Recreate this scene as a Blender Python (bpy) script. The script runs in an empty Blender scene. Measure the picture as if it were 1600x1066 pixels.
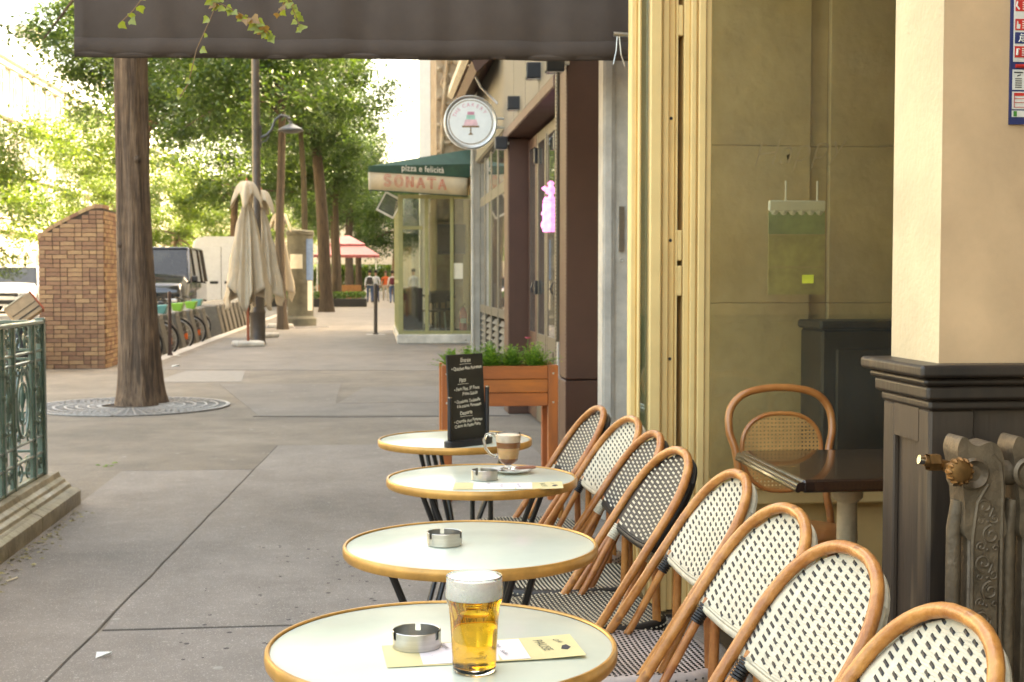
import bpy, bmesh, math, random
from mathutils import Vector, Matrix, Quaternion
R = math.radians
random.seed(7)
S = bpy.context.scene
COL = S.collection

# ------------------------------------------------------------------ camera
cd = bpy.data.cameras.new('camera'); cam = bpy.data.objects.new('camera', cd); COL.objects.link(cam)
cam.location = (0, 0, 1.35)
cam.rotation_euler = (R(90 - 2.705), 0, R(-5.84))
cd.sensor_width = 36.0; cd.lens = 2074 / 1600 * 36.0; cd.clip_start = 0.05; cd.clip_end = 2000
cd.dof.use_dof = True; cd.dof.focus_distance = 2.35; cd.dof.aperture_fstop = 14.0
S.camera = cam
# ------------------------------------------------------------------ sky, sun, exposure
SUN_EL, SUN_AZ = 46, 62          # azimuth from +Y towards +X
W = bpy.data.worlds.new('World'); S.world = W; W.use_nodes = True
nt = W.node_tree; nt.nodes.clear()
sky = nt.nodes.new('ShaderNodeTexSky'); sky.sky_type = 'NISHITA'; sky.sun_disc = False
sky.sun_elevation = R(SUN_EL); sky.sun_rotation = R(SUN_AZ)
sky.air_density = 1.0; sky.dust_density = 6.0; sky.ozone_density = 0.6
bg = nt.nodes.new('ShaderNodeBackground'); bg.inputs['Strength'].default_value = 0.15
wo = nt.nodes.new('ShaderNodeOutputWorld')
nt.links.new(sky.outputs[0], bg.inputs[0]); nt.links.new(bg.outputs[0], wo.inputs[0])
ld = bpy.data.lights.new('sun', 'SUN'); ld.energy = 3.4; ld.angle = R(0.5); ld.color = (1.0, 0.93, 0.82)
sun = bpy.data.objects.new('sun', ld); COL.objects.link(sun)
sd = Vector((math.sin(R(SUN_AZ)) * math.cos(R(SUN_EL)), math.cos(R(SUN_AZ)) * math.cos(R(SUN_EL)), math.sin(R(SUN_EL))))
sun.rotation_euler = sd.to_track_quat('Z', 'Y').to_euler(); sun.location = (20, 10, 40)
S.view_settings.view_transform = 'Standard'; S.view_settings.look = 'None'
S.view_settings.exposure = 3.48; S.view_settings.use_white_balance = True; S.view_settings.white_balance_temperature = 9300; S.view_settings.white_balance_tint = 6; S.view_settings.gamma = 1.0; S.view_settings.use_curve_mapping = False
S.render.engine = 'CYCLES'
S.cycles.use_denoising = True
S.cycles.max_bounces = 10; S.cycles.transmission_bounces = 10; S.cycles.transparent_max_bounces = 12
S.cycles.diffuse_bounces = 4; S.cycles.glossy_bounces = 4
S.cycles.sample_clamp_indirect = 6.0; S.cycles.blur_glossy = 0.5

# ------------------------------------------------------------------ helpers
def srgb(r, g, b):
    f = lambda c: (c / 255 / 12.92) if c / 255 <= .04045 else ((c / 255 + .055) / 1.055) ** 2.4
    return (f(r), f(g), f(b), 1)

MATS = {}
def mat(name, col, rough=.5, metal=0, var=.12, scale=8, bump=0, bscale=60, spec=.5, col2=None, island=0, objrnd=0,
        coord='Object', stretch=(1, 1, 1), detail=6, emit=0, coat=0, speck=None, stain=None):
    m = bpy.data.materials.new(name); m.use_nodes = True; t = m.node_tree; n = t.nodes; L = t.links
    p = n['Principled BSDF']
    if len(col) == 3: col = (*col, 1)
    p.inputs['Roughness'].default_value = rough; p.inputs['Metallic'].default_value = metal
    p.inputs['Specular IOR Level'].default_value = spec; p.inputs['Coat Weight'].default_value = coat
    tc = n.new('ShaderNodeTexCoord'); mp = n.new('ShaderNodeMapping'); mp.inputs['Scale'].default_value = stretch
    L.new(tc.outputs[coord], mp.inputs[0])
    no = n.new('ShaderNodeTexNoise'); no.inputs['Scale'].default_value = scale; no.inputs['Detail'].default_value = detail
    no.inputs['Roughness'].default_value = .65
    L.new(mp.outputs[0], no.inputs['Vector'])
    if col2 is None: col2 = tuple(max(0, c * (1 - 2.4 * var)) for c in col[:3]) + (1,); cA = tuple(min(1, c * (1 + 1.2 * var)) for c in col[:3]) + (1,)
    else:
        cA = col; col2 = (*col2[:3], 1)
    r = n.new('ShaderNodeValToRGB'); r.color_ramp.elements[0].position = .32; r.color_ramp.elements[1].position = .68
    r.color_ramp.elements[0].color = col2; r.color_ramp.elements[1].color = cA
    L.new(no.outputs[0], r.inputs[0]); out = r.outputs[0]
    def hsv(src, val, amt):
        h = n.new('ShaderNodeHueSaturation'); ma = n.new('ShaderNodeMath'); ma.operation = 'MULTIPLY_ADD'
        ma.inputs[1].default_value = amt * 2; ma.inputs[2].default_value = 1 - amt
        L.new(val, ma.inputs[0]); L.new(ma.outputs[0], h.inputs['Value']); L.new(src, h.inputs['Color'])
        m2 = n.new('ShaderNodeMath'); m2.operation = 'MULTIPLY_ADD'; m2.inputs[1].default_value = amt * .08; m2.inputs[2].default_value = .5 - amt * .04
        L.new(val, m2.inputs[0]); L.new(m2.outputs[0], h.inputs['Hue'])
        return h.outputs[0]
    if island:
        g = n.new('ShaderNodeNewGeometry'); out = hsv(out, g.outputs['Random Per Island'], island)
    if objrnd:
        g = n.new('ShaderNodeObjectInfo'); out = hsv(out, g.outputs['Random'], objrnd)
    if speck:
        sc, th, sc_col, amt = speck
        v = n.new('ShaderNodeTexNoise'); v.inputs['Scale'].default_value = sc; v.inputs['Detail'].default_value = 2
        L.new(mp.outputs[0], v.inputs['Vector'])
        rr = n.new('ShaderNodeValToRGB'); rr.color_ramp.elements[0].position = th; rr.color_ramp.elements[1].position = th + .06
        L.new(v.outputs[0], rr.inputs[0])
        mx = n.new('ShaderNodeMix'); mx.data_type = 'RGBA'; mm = n.new('ShaderNodeMath'); mm.operation = 'MULTIPLY'; mm.inputs[1].default_value = amt
        L.new(rr.outputs[0], mm.inputs[0]); L.new(mm.outputs[0], mx.inputs[0]); L.new(out, mx.inputs[6]); mx.inputs[7].default_value = (*sc_col, 1)
        out = mx.outputs[2]
    for st in (stain or ()):
        v = n.new('ShaderNodeTexNoise'); v.inputs['Scale'].default_value = st[0]; v.inputs['Detail'].default_value = 4; L.new(tc.outputs[coord], v.inputs['Vector'])
        q = n.new('ShaderNodeMapRange'); q.inputs['From Min'].default_value = .35; q.inputs['From Max'].default_value = .65; q.inputs['To Min'].default_value = 1 - st[1]; q.inputs['To Max'].default_value = 1 + st[1] * .6; L.new(v.outputs[0], q.inputs[0])
        h = n.new('ShaderNodeHueSaturation'); L.new(out, h.inputs['Color']); L.new(q.outputs[0], h.inputs['Value']); out = h.outputs[0]
    L.new(out, p.inputs['Base Color'])
    # roughness variation
    mr = n.new('ShaderNodeMapRange'); mr.inputs['To Min'].default_value = max(0.02, rough * .85); mr.inputs['To Max'].default_value = min(1, rough * 1.2)
    L.new(no.outputs[0], mr.inputs[0]); L.new(mr.outputs[0], p.inputs['Roughness'])
    if bump:
        nb = n.new('ShaderNodeTexNoise'); nb.inputs['Scale'].default_value = bscale; nb.inputs['Detail'].default_value = 5
        L.new(mp.outputs[0], nb.inputs['Vector'])
        b = n.new('ShaderNodeBump'); b.inputs['Strength'].default_value = min(1, bump); b.inputs['Distance'].default_value = .01 * max(1, bump)
        L.new(nb.outputs[0], b.inputs['Height']); L.new(b.outputs[0], p.inputs['Normal'])
    if emit:
        p.inputs['Emission Color'].default_value = col; p.inputs['Emission Strength'].default_value = emit
    MATS[name] = m
    return m

def mat_pane(name, tint=(.85, .92, .88), refl=.10, dirt=.03):
    m = bpy.data.materials.new(name); m.use_nodes = True; t = m.node_tree; n = t.nodes; L = t.links; n.clear()
    o = n.new('ShaderNodeOutputMaterial'); tr = n.new('ShaderNodeBsdfTransparent'); tr.inputs[0].default_value = (*tint, 1)
    gl = n.new('ShaderNodeBsdfGlossy'); gl.inputs['Roughness'].default_value = .02
    df = n.new('ShaderNodeBsdfDiffuse'); df.inputs[0].default_value = (.6, .6, .55, 1)
    fr = n.new('ShaderNodeFresnel'); fr.inputs['IOR'].default_value = 1.5
    ma = n.new('ShaderNodeMath'); ma.operation = 'MULTIPLY_ADD'; ma.inputs[1].default_value = 1.0; ma.inputs[2].default_value = refl - .04; ma.use_clamp = True
    L.new(fr.outputs[0], ma.inputs[0])
    m1 = n.new('ShaderNodeMixShader'); L.new(ma.outputs[0], m1.inputs[0]); L.new(tr.outputs[0], m1.inputs[1]); L.new(gl.outputs[0], m1.inputs[2])
    m2 = n.new('ShaderNodeMixShader')
    tc = n.new('ShaderNodeTexCoord'); no = n.new('ShaderNodeTexNoise'); no.inputs['Scale'].default_value = 3; L.new(tc.outputs['Object'], no.inputs['Vector'])
    mm = n.new('ShaderNodeMath'); mm.operation = 'MULTIPLY'; mm.inputs[1].default_value = dirt * 2; L.new(no.outputs[0], mm.inputs[0])
    L.new(mm.outputs[0], m2.inputs[0]); L.new(m1.outputs[0], m2.inputs[1]); L.new(df.outputs[0], m2.inputs[2])
    L.new(m2.outputs[0], o.inputs[0]); MATS[name] = m; return m

def mat_glass(name, col, rough=0.0, ior=1.45, density=0):
    m = bpy.data.materials.new(name); m.use_nodes = True; p = m.node_tree.nodes['Principled BSDF']
    p.inputs['Base Color'].default_value = (*col, 1); p.inputs['Transmission Weight'].default_value = 1
    p.inputs['Roughness'].default_value = rough; p.inputs['IOR'].default_value = ior
    MATS[name] = m; return m

def mat_leaf(name, c1, c2, trans=.45, var=.35):
    m = bpy.data.materials.new(name); m.use_nodes = True; t = m.node_tree; n = t.nodes; L = t.links; n.clear()
    o = n.new('ShaderNodeOutputMaterial'); g = n.new('ShaderNodeNewGeometry')
    r = n.new('ShaderNodeValToRGB'); r.color_ramp.elements[0].color = (*c1, 1); r.color_ramp.elements[1].color = (*c2, 1)
    L.new(g.outputs['Random Per Island'], r.inputs[0])
    d = n.new('ShaderNodeBsdfDiffuse'); tl = n.new('ShaderNodeBsdfTranslucent'); gs = n.new('ShaderNodeBsdfGlossy'); gs.inputs['Roughness'].default_value = .45
    L.new(r.outputs[0], d.inputs[0])
    mx = n.new('ShaderNodeMix'); mx.data_type = 'RGBA'; mx.blend_type = 'MULTIPLY'; mx.inputs[0].default_value = 1; mx.inputs[7].default_value = (1.3, 1.25, .55, 1)
    L.new(r.outputs[0], mx.inputs[6]); L.new(mx.outputs[2], tl.inputs[0])
    s1 = n.new('ShaderNodeMixShader'); s1.inputs[0].default_value = trans; L.new(d.outputs[0], s1.inputs[1]); L.new(tl.outputs[0], s1.inputs[2])
    s2 = n.new('ShaderNodeMixShader'); s2.inputs[0].default_value = .06; L.new(s1.outputs[0], s2.inputs[1]); L.new(gs.outputs[0], s2.inputs[2])
    L.new(s2.outputs[0], o.inputs[0]); MATS[name] = m; return m

class MB:
    """mesh collector"""
    def __init__(s): s.v = []; s.f = []; s.mi = []
    def add(s, vs, fs, mi=0):
        b = len(s.v); s.v += [tuple(v) for v in vs]; s.f += [tuple(i + b for i in f) for f in fs]; s.mi += [mi] * len(fs); return s
    def box(s, x0, x1, y0, y1, z0, z1, mi=0, M=None):
        vs = [Vector(p) for p in ((x0, y0, z0), (x1, y0, z0), (x1, y1, z0), (x0, y1, z0), (x0, y0, z1), (x1, y0, z1), (x1, y1, z1), (x0, y1, z1))]
        if M is not None: vs = [M @ v for v in vs]
        return s.add(vs, [(0, 3, 2, 1), (4, 5, 6, 7), (0, 1, 5, 4), (1, 2, 6, 5), (2, 3, 7, 6), (3, 0, 4, 7)], mi)
    def cbox(s, x0, x1, y0, y1, z0, z1, c=.004, mi=0, M=None):   # chamfered box
        pts = []; 
        for sx, X, in ((1, x0), (-1, x1)):
            for sy, Y in ((1, y0), (-1, y1)):
                for sz, Z in ((1, z0), (-1, z1)):
                    pts += [(X, Y + sy * c, Z + sz * c), (X + sx * c, Y, Z + sz * c), (X + sx * c, Y + sy * c, Z)]
        i = lambda a, b, d, k: (a * 4 + b * 2 + d) * 3 + k
        f = [(i(0,0,0,0), i(0,0,1,0), i(0,1,1,0), i(0,1,0,0)), (i(1,0,0,0), i(1,1,0,0), i(1,1,1,0), i(1,0,1,0)),
             (i(0,0,0,1), i(1,0,0,1), i(1,0,1,1), i(0,0,1,1)), (i(0,1,0,1), i(0,1,1,1), i(1,1,1,1), i(1,1,0,1)),
             (i(0,0,0,2), i(0,1,0,2), i(1,1,0,2), i(1,0,0,2)), (i(0,0,1,2), i(1,0,1,2), i(1,1,1,2), i(0,1,1,2))]
        for a in (0, 1):
            for b in (0, 1):
                q = [i(a,b,0,0), i(a,b,1,0), i(a,b,1,1), i(a,b,0,1)]; f.append(tuple(q if (a + b) % 2 else q[::-1]))
                q = [i(a,0,b,0), i(a,1,b,0), i(a,1,b,2), i(a,0,b,2)]; f.append(tuple(q if (a + b) % 2 == 0 else q[::-1]))
                q = [i(0,a,b,1), i(1,a,b,1), i(1,a,b,2), i(0,a,b,2)]; f.append(tuple(q if (a + b) % 2 else q[::-1]))
        for a in (0, 1):
            for b in (0, 1):
                for d in (0, 1):
                    q = [i(a,b,d,0), i(a,b,d,1), i(a,b,d,2)]; f.append(tuple(q if (a + b + d) % 2 else q[::-1]))
        vs = [Vector(p) for p in pts]
        if M is not None: vs = [M @ v for v in vs]
        return s.add(vs, f, mi)
    def tube(s, pts, r, n=8, closed=False, mi=0, cap=True, flat=None):
        pts = [Vector(p) for p in pts]; k = len(pts)
        rr = r if isinstance(r, (list, tuple)) else [r] * k
        tang = []
        for i in range(k):
            a = pts[(i - 1) % k] if (closed or i > 0) else pts[i]; b = pts[(i + 1) % k] if (closed or i < k - 1) else pts[i]
            d = (b - a); tang.append(d.normalized() if d.length > 1e-9 else Vector((0, 0, 1)))
        ref = Vector((0, 0, 1)) if abs(tang[0].z) < .9 else Vector((1, 0, 0))
        u = tang[0].cross(ref).normalized(); vs = []
        for i in range(k):
            if i: 
                q = tang[i - 1].rotation_difference(tang[i]); u = q @ u
            u = (u - tang[i] * u.dot(tang[i])).normalized(); w = tang[i].cross(u)
            for j in range(n):
                a = 2 * math.pi * j / n
                fx = 1 if flat is None else flat
                vs.append(pts[i] + u * math.cos(a) * rr[i] + w * math.sin(a) * rr[i] * fx)
        fs = []
        for i in range(k if closed else k - 1):
            i2 = (i + 1) % k
            for j in range(n):
                j2 = (j + 1) % n; fs.append((i * n + j, i * n + j2, i2 * n + j2, i2 * n + j))
        if not closed and cap:
            fs.append(tuple(range(n))[::-1]); fs.append(tuple((k - 1) * n + j for j in range(n)))
        return s.add(vs, fs, mi)
    def lathe(s, prof, n=24, c=(0, 0, 0), mi=0, skip=None, close=True, ang=(0, 2 * math.pi), ax='Z'):
        vs = []; fs = []; k = len(prof); c = Vector(c)
        for (r, z) in prof:
            for j in range(n):
                a = ang[0] + (ang[1] - ang[0]) * j / (n if close else n - 1)
                p = (r * math.cos(a), r * math.sin(a), z)
                if ax == 'X': p = (p[2], p[0], p[1])
                if ax == 'Y': p = (p[1], p[2], p[0])
                vs.append(c + Vector(p))
        for i in range(k - 1):
            for j in range(n if close else n - 1):
                if skip and skip(i, j): continue
                j2 = (j + 1) % n; fs.append((i * n + j, i * n + j2, (i + 1) * n + j2, (i + 1) * n + j))
        return s.add(vs, fs, mi)
    def disc(s, r, z, n=24, c=(0, 0), mi=0, flip=False):
        vs = [(c[0] + r * math.cos(2 * math.pi * j / n), c[1] + r * math.sin(2 * math.pi * j / n), z) for j in range(n)]
        return s.add(vs, [tuple(range(n))[::-1] if flip else tuple(range(n))], mi)
    def prism(s, poly, lo, hi, ax='Y', mi=0):
        """poly in the plane normal to ax, extruded lo..hi"""
        k = len(poly)
        def P(a, b, h):
            return {'Y': (a, h, b), 'X': (h, a, b), 'Z': (a, b, h)}[ax]
        vs = [P(a, b, lo) for a, b in poly] + [P(a, b, hi) for a, b in poly]
        fs = [tuple(range(k)), tuple(range(2 * k - 1, k - 1, -1))] + [(i, i + k, (i + 1) % k + k, (i + 1) % k) for i in range(k)]
        return s.add(vs, fs, mi)
    def quad(s, a, b, c, d, mi=0): return s.add([a, b, c, d], [(0, 1, 2, 3)], mi)
    def mesh(s, name, mats, smooth=False, off=None, fix=True):
        me = bpy.data.meshes.new(name)
        v = s.v if off is None else [(a - off[0], b - off[1], c - off[2]) for a, b, c in s.v]
        me.from_pydata(v, [], s.f)
        for m in (mats if isinstance(mats, (list, tuple)) else [mats]): me.materials.append(m)
        if any(s.mi): me.polygons.foreach_set('material_index', s.mi)
        me.update()
        if fix:
            bm = bmesh.new(); bm.from_mesh(me); bmesh.ops.recalc_face_normals(bm, faces=bm.faces); bm.to_mesh(me); bm.free()
        if smooth:
            me.polygons.foreach_set('use_smooth', [True] * len(me.polygons))
            try: me.set_sharp_from_angle(angle=R(38 if smooth is True else smooth))
            except Exception: pass
        return me

def link(name, me, parent=None, label=None, cat=None, group=None, kind=None, loc=None):
    o = bpy.data.objects.new(name, me); COL.objects.link(o)
    if parent is not None: o.parent = parent
    if loc is not None: o.location = loc
    if label: o['label'] = label
    if cat: o['category'] = cat
    if group: o['group'] = group
    if kind: o['kind'] = kind
    return o
def part(name, mb, m, parent, smooth=False, world=False, label=None, kind=None, bevel=0, loc=None, fix=True):
    off = None
    if world:
        p = parent; off = Vector((0, 0, 0))
        while p is not None: off += p.location; p = p.parent
    o = link(name, mb.mesh(name, m, smooth, off, fix), parent, label=label, kind=kind, loc=loc)
    if bevel:
        b = o.modifiers.new('bevel', 'BEVEL'); b.width = bevel; b.segments = 2; b.limit_method = 'ANGLE'
    return o
def thing(name, label, cat, loc=(0, 0, 0), rz=0, group=None):
    o = bpy.data.objects.new(name, None); COL.objects.link(o); o.empty_display_size = .1
    o.location = loc; o.rotation_euler = (0, 0, rz); o['label'] = label; o['category'] = cat
    if group: o['group'] = group
    return o
def single(name, mb, m, label, cat, loc=(0, 0, 0), group=None, smooth=False, bevel=0, rz=0, kind=None):
    o = link(name, mb.mesh(name, m, smooth), None, label, cat, group, kind, loc); o.rotation_euler = (0, 0, rz)
    if bevel:
        b = o.modifiers.new('bevel', 'BEVEL'); b.width = bevel; b.segments = 2; b.limit_method = 'ANGLE'
    return o
def struct(name, mb, m, smooth=False, parent=None):
    return link(name, mb.mesh(name, m, smooth), parent, kind='structure')
def copy_tree(o, parent=None):
    c = o.copy(); COL.objects.link(c)
    if parent is not None: c.parent = parent
    for ch in [x for x in CH.get(o.name, [])]: copy_tree(ch, c)
    return c
CH = {}
def index_children():
    CH.clear()
    for o in bpy.data.objects:
        if o.parent is not None: CH.setdefault(o.parent.name, []).append(o)
def dup(root, loc, rz=0, label=None, group=None, scale=None):
    c = copy_tree(root); c.location = loc; c.rotation_euler = (0, 0, rz)
    if label: c['label'] = label
    if group: c['group'] = group
    if scale: c.scale = (scale,) * 3 if not isinstance(scale, tuple) else scale
    return c
def text_mesh(txt, size, m, extrude=0, align='CENTER', shear=0, spacing=1, bold=0):
    cu = bpy.data.curves.new('lettering', 'FONT'); cu.body = txt; cu.size = size; cu.align_x = align; cu.align_y = 'CENTER'
    cu.extrude = extrude; cu.shear = shear; cu.space_character = spacing; cu.offset = bold; cu.resolution_u = 3
    t = bpy.data.objects.new('tmp', cu); COL.objects.link(t)
    bpy.context.view_layer.update()
    dg = bpy.context.evaluated_depsgraph_get(); me = bpy.data.meshes.new_from_object(t.evaluated_get(dg))
    bpy.data.objects.remove(t); bpy.data.curves.remove(cu)
    me.materials.clear(); me.materials.append(m); me.name = 'lettering'
    return me
def put_text(txt, size, m, parent, M, **k):
    """M: matrix in the parent's space; text lies in its XY plane"""
    me = text_mesh(txt, size, m, **k); me.transform(M)
    return link('lettering', me, parent)
def frame(o, x, y):     # matrix from origin and x / y axes
    x = Vector(x).normalized(); y = Vector(y); y = (y - x * x.dot(y)).normalized(); z = x.cross(y)
    return Matrix(((x.x, y.x, z.x, o[0]), (x.y, y.y, z.y, o[1]), (x.z, y.z, z.z, o[2]), (0, 0, 0, 1)))
def arc(c, r, a0, a1, n, plane='XZ'):
    out = []
    for i in range(n + 1):
        a = R(a0 + (a1 - a0) * i / n); u, v = r * math.cos(a), r * math.sin(a)
        out.append({'XZ': (c[0] + u, c[1], c[2] + v), 'YZ': (c[0], c[1] + u, c[2] + v), 'XY': (c[0] + u, c[1] + v, c[2])}[plane])
    return out

# ------------------------------------------------------------------ materials
asphalt = mat('asphalt_pavement', (.225, .198, .170), .8, var=.09, scale=1.3, bump=.9, bscale=200, speck=(150, .62, (.42, .38, .34), .7), detail=10, stain=((.5, .10), (3.1, .07)))
asphalt2 = mat('asphalt_patch', (.255, .223, .194), .72, var=.10, scale=1.1, bump=.8, bscale=180, speck=(140, .61, (.48, .44, .39), .75), detail=10, stain=((.7, .12), (4.3, .09), (14, .05)))
asphalt3 = mat('asphalt_old', (.24, .203, .162), .85, var=.12, scale=1.1, bump=.9, bscale=200, speck=(130, .60, (.42, .37, .3), .85), detail=10, stain=((.6, .14), (3.7, .09), (12, .05)))
road_m = mat('road_asphalt', (.14, .135, .13), .85, var=.12, scale=1, bump=.5, bscale=150)
granite = mat('granite', (.5, .47, .43), .75, var=.12, scale=9, bump=.3, bscale=180, objrnd=.1)
concrete = mat('concrete', (.46, .44, .4), .8, var=.12, scale=5, bump=.3, bscale=90)
bark = mat('bark', (.27, .175, .11), .9, scale=30, stretch=(1, 1, .07), bump=3.5, bscale=60, col2=(.07, .042, .028), speck=(14, .58, (.06, .038, .026), .75), stain=((3, .18), (9, .12)))
bark_far = mat('bark_far', (.115, .082, .052), .9, scale=24, stretch=(1, 1, .1), bump=2.0, bscale=30, col2=(.045, .03, .02))
bark2 = mat('bark_green', (.11, .085, .045), .9, scale=24, stretch=(1, 1, .1), bump=2.0, bscale=26, col2=(.05, .04, .025))
brick_m = mat('brick_clay', (.50, .335, .18), .85, scale=4, bump=.6, bscale=60, objrnd=.26, col2=(.33, .155, .095), stain=((2, .12),))
mortar = mat('mortar', (.10, .07, .05), .95, var=.15)
rattan = mat('rattan', (.54, .225, .06), .4, scale=18, bump=.35, bscale=55, col2=(.30, .09, .018), coat=.25, objrnd=.13, speck=(22, .66, (.16, .05, .015), .6))
weave_cream = mat('weave_cream', (.56, .50, .37), .5, var=.08, scale=40)
weave_black = mat('weave_black', (.014, .012, .01), .5, var=.1, scale=40)
white_seat = mat('weave_pale', (.50, .42, .38), .5, var=.08, scale=40)
brass = mat('brass_edge', (.60, .31, .085), .32, metal=.35, var=.12, scale=12)
brass_dk = mat('brass_aged', (.24, .12, .04), .5, metal=.8, var=.2, scale=30)
laminate = mat('table_laminate', (.59, .635, .53), .22, var=.02, scale=5, spec=.9)
blackmetal = mat('black_metal', (.018, .018, .018), .35, var=.1)
steel = mat('brushed_steel', (.52, .5, .46), .3, metal=1, var=.06, scale=6, stretch=(1, 1, 30))
castgreen = mat('painted_iron_green', (.10, .15, .11), .3, scale=25, bump=.25, bscale=60, col2=(.045, .085, .06), coat=.5)
stone_base = mat('plinth_stone', (.36, .31, .21), .5, scale=7, bump=.6, bscale=30, col2=(.13, .10, .055), coat=.2, detail=10)
cream = mat('cream_paint', (.82, .58, .25), .4, var=.035, scale=3, stain=((1.3, .06), (7, .04)))
beige = mat('beige_plaster', (.62, .40, .22), .8, var=.08, scale=2.2, detail=9, bump=.12, bscale=40, stain=((1.7, .08), (9, .04)))
darkwood = mat('dark_wood', (.05, .032, .02), .42, scale=6, stretch=(1, 1, .12), bump=.15, bscale=50, col2=(.015, .012, .01), speck=(7, .66, (.2, .13, .07), .5))
tablewood = mat('table_dark_wood', (.035, .018, .012), .2, scale=5, stretch=(.2, 1, 1), col2=(.015, .008, .006), coat=.6)
iron = mat('radiator_iron', (.16, .112, .066), .5, metal=.35, var=.15, scale=20, bump=.3, bscale=70)
chrome = mat('chrome', (.7, .7, .7), .12, metal=1, var=.02)
valance_m = mat('dark_canvas', (.072, .052, .041), .95, stain=((2.5, .12), (11, .06)), var=.06, scale=200, bump=.3, bscale=400)
brown = mat('brown_paint', (.082, .034, .02), .5, var=.05, scale=4)
taupe = mat('taupe_frame', (.125, .10, .065), .4, var=.06, scale=4)
fascia_m = mat('fascia_panel', (.16, .14, .105), .6, var=.06, scale=3)
white_stone = mat('pale_stone', (.6, .56, .49), .8, var=.1, scale=4, bump=.25, bscale=40, stain=((1.2, .1), (6, .08)))
grey_stone = mat('grey_stone', (.56, .51, .43), .8, var=.1, scale=6, bump=.25, bscale=60)
old_stone = mat('ornate_stone', (.42, .34, .24), .85, scale=3, bump=.6, bscale=14, col2=(.24, .15, .08))
interior_wall = mat('rough_render', (.56, .43, .25), .9, scale=3.5, bump=.6, bscale=22, col2=(.40, .30, .16))
dark_int = mat('dark_interior', (.03, .027, .024), .7, var=.1)
olive = mat('olive_frame', (.28, .27, .12), .45, var=.05)
green_canvas = mat('green_canvas', (.03, .085, .062), .8, var=.12, scale=4)
cream_canvas = mat('cream_canvas', (.66, .58, .44), .85, var=.07, scale=3)
red_print = mat('red_print', (.64, .13, .10), .8, var=.02)
white_print = mat('white_print', (.8, .8, .76), .7, var=.02)
cedar = mat('cedar', (.50, .13, .022), .5, scale=6, stretch=(.25, 1, 1.5), bump=.15, bscale=60, col2=(.22, .06, .018), objrnd=.12)
cedar_v = mat('cedar_upright', (.50, .13, .022), .5, scale=6, stretch=(1.5, 1, .25), bump=.15, bscale=60, col2=(.24, .07, .02), objrnd=.12)
chalkboard = mat('chalkboard', (.028, .026, .02), .6, var=.15, scale=12)
chalk = mat('chalk', (.75, .72, .6), .9, var=.1)
black_plastic = mat('black_plastic', (.02, .02, .022), .35, var=.1)
pane = mat_pane('window_glass', (.8, .86, .80), .14)
pane_dark = mat_pane('shop_glass', (.5, .58, .53), .34, .05)
pane_cafe = mat_pane('cafe_glass', (.93, .93, .80), .06, .04)
pane_bg = mat('far_window_glass', (.05, .06, .065), .1, var=.1, spec=1)
facade_l = mat('sunlit_limestone', (.45, .40, .31), .85, var=.05, scale=1.5)
zinc = mat('zinc_roof', (.36, .37, .4), .5, var=.1)
parasol_m = mat('parasol_cloth', (.46, .385, .285), .85, var=.05, scale=5)
pole_red = mat('stained_pole', (.28, .07, .03), .5, var=.1)
lamp_m = mat('lamp_post_paint', (.07, .055, .045), .4, var=.1)
lamp_grey = mat('lamp_grey', (.09, .09, .085), .4, metal=.4, var=.1)
column_m = mat('column_concrete', (.13, .12, .085), .7, var=.15, scale=4, bump=.2)
blue_paint = mat('blue_panel', (.12, .2, .34), .5, var=.1)
paper = mat('paper', (.72, .68, .55), .8, var=.04)
car_black = mat('car_black', (.018, .019, .022), .15, var=.05, coat=1)
car_white = mat('car_white', (.75, .75, .74), .3, var=.03, coat=.6)
car_glass = mat('car_glass', (.012, .015, .018), .05, spec=.45, var=.1)
tyre = mat('tyre_rubber', (.02, .02, .02), .8, var=.1)
rim_m = mat('alloy', (.45, .45, .45), .3, metal=.8, var=.05)
lens = mat('lamp_lens', (.5, .5, .5), .1, metal=.6, var=.05)
dock_m = mat('dock_panel', (.115, .10, .078), .6, var=.1, scale=6)
dock_top = mat('dock_cap', (.2, .18, .15), .5, var=.1)
lime = mat('lime_plastic', (.17, .36, .03), .35, var=.05)
teal = mat('teal_plastic', (.08, .24, .22), .35, var=.05)
orange = mat('orange_reflector', (.8, .15, .03), .3, var=.02)
skin = mat('skin', (.35, .2, .13), .6, var=.05)
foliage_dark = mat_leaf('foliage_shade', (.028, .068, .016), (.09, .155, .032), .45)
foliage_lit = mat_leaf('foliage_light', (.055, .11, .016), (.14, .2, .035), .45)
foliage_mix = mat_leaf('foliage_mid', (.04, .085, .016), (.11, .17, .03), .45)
ivy_m = mat_leaf('ivy_leaf', (.10, .17, .03), (.3, .34, .05), .5)
ivy_red = mat_leaf('ivy_autumn', (.2, .07, .025), (.3, .2, .05), .4)
herb = mat_leaf('herb_leaf', (.06, .16, .025), (.2, .36, .06), .5)
hedge_m = mat_leaf('hedge_leaf', (.03, .09, .02), (.12, .22, .04), .4)

# ================================================================== GROUND
g = MB(); g.box(-300, 300, -60, 500, -.6, -.5); struct('ground', g, road_m)
g = MB()
g.quad((-3.75, 22.5, -.12), (-3.75, 400, -.12), (-11, 400, .16), (-11, 22.5, .16)); g.quad((-11, 22.5, .16), (-11, 400, .16), (-17.5, 400, .10), (-17.5, 22.5, .10))
g.quad((-10, -40, -.12), (-10, 22.5, -.02), (-11, 22.5, .16), (-11, -40, .0)); g.quad((-11, -40, 0), (-11, 22.5, .16), (-17.5, 22.5, .10), (-17.5, -40, .1))
g.quad((-3.75, 22.5, -.12), (-10, 22.5, .12), (-10, 22.2, .12), (-3.75, 22.2, -.12))
struct('road', g, road_m)
g = MB(); g.prism([(-10, -12), (16, -12), (16, 400), (-3.6, 400), (-3.6, 22.2), (-10, 22.2)], -.4, 0, 'Z'); struct('pavement', g, asphalt3)
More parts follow.
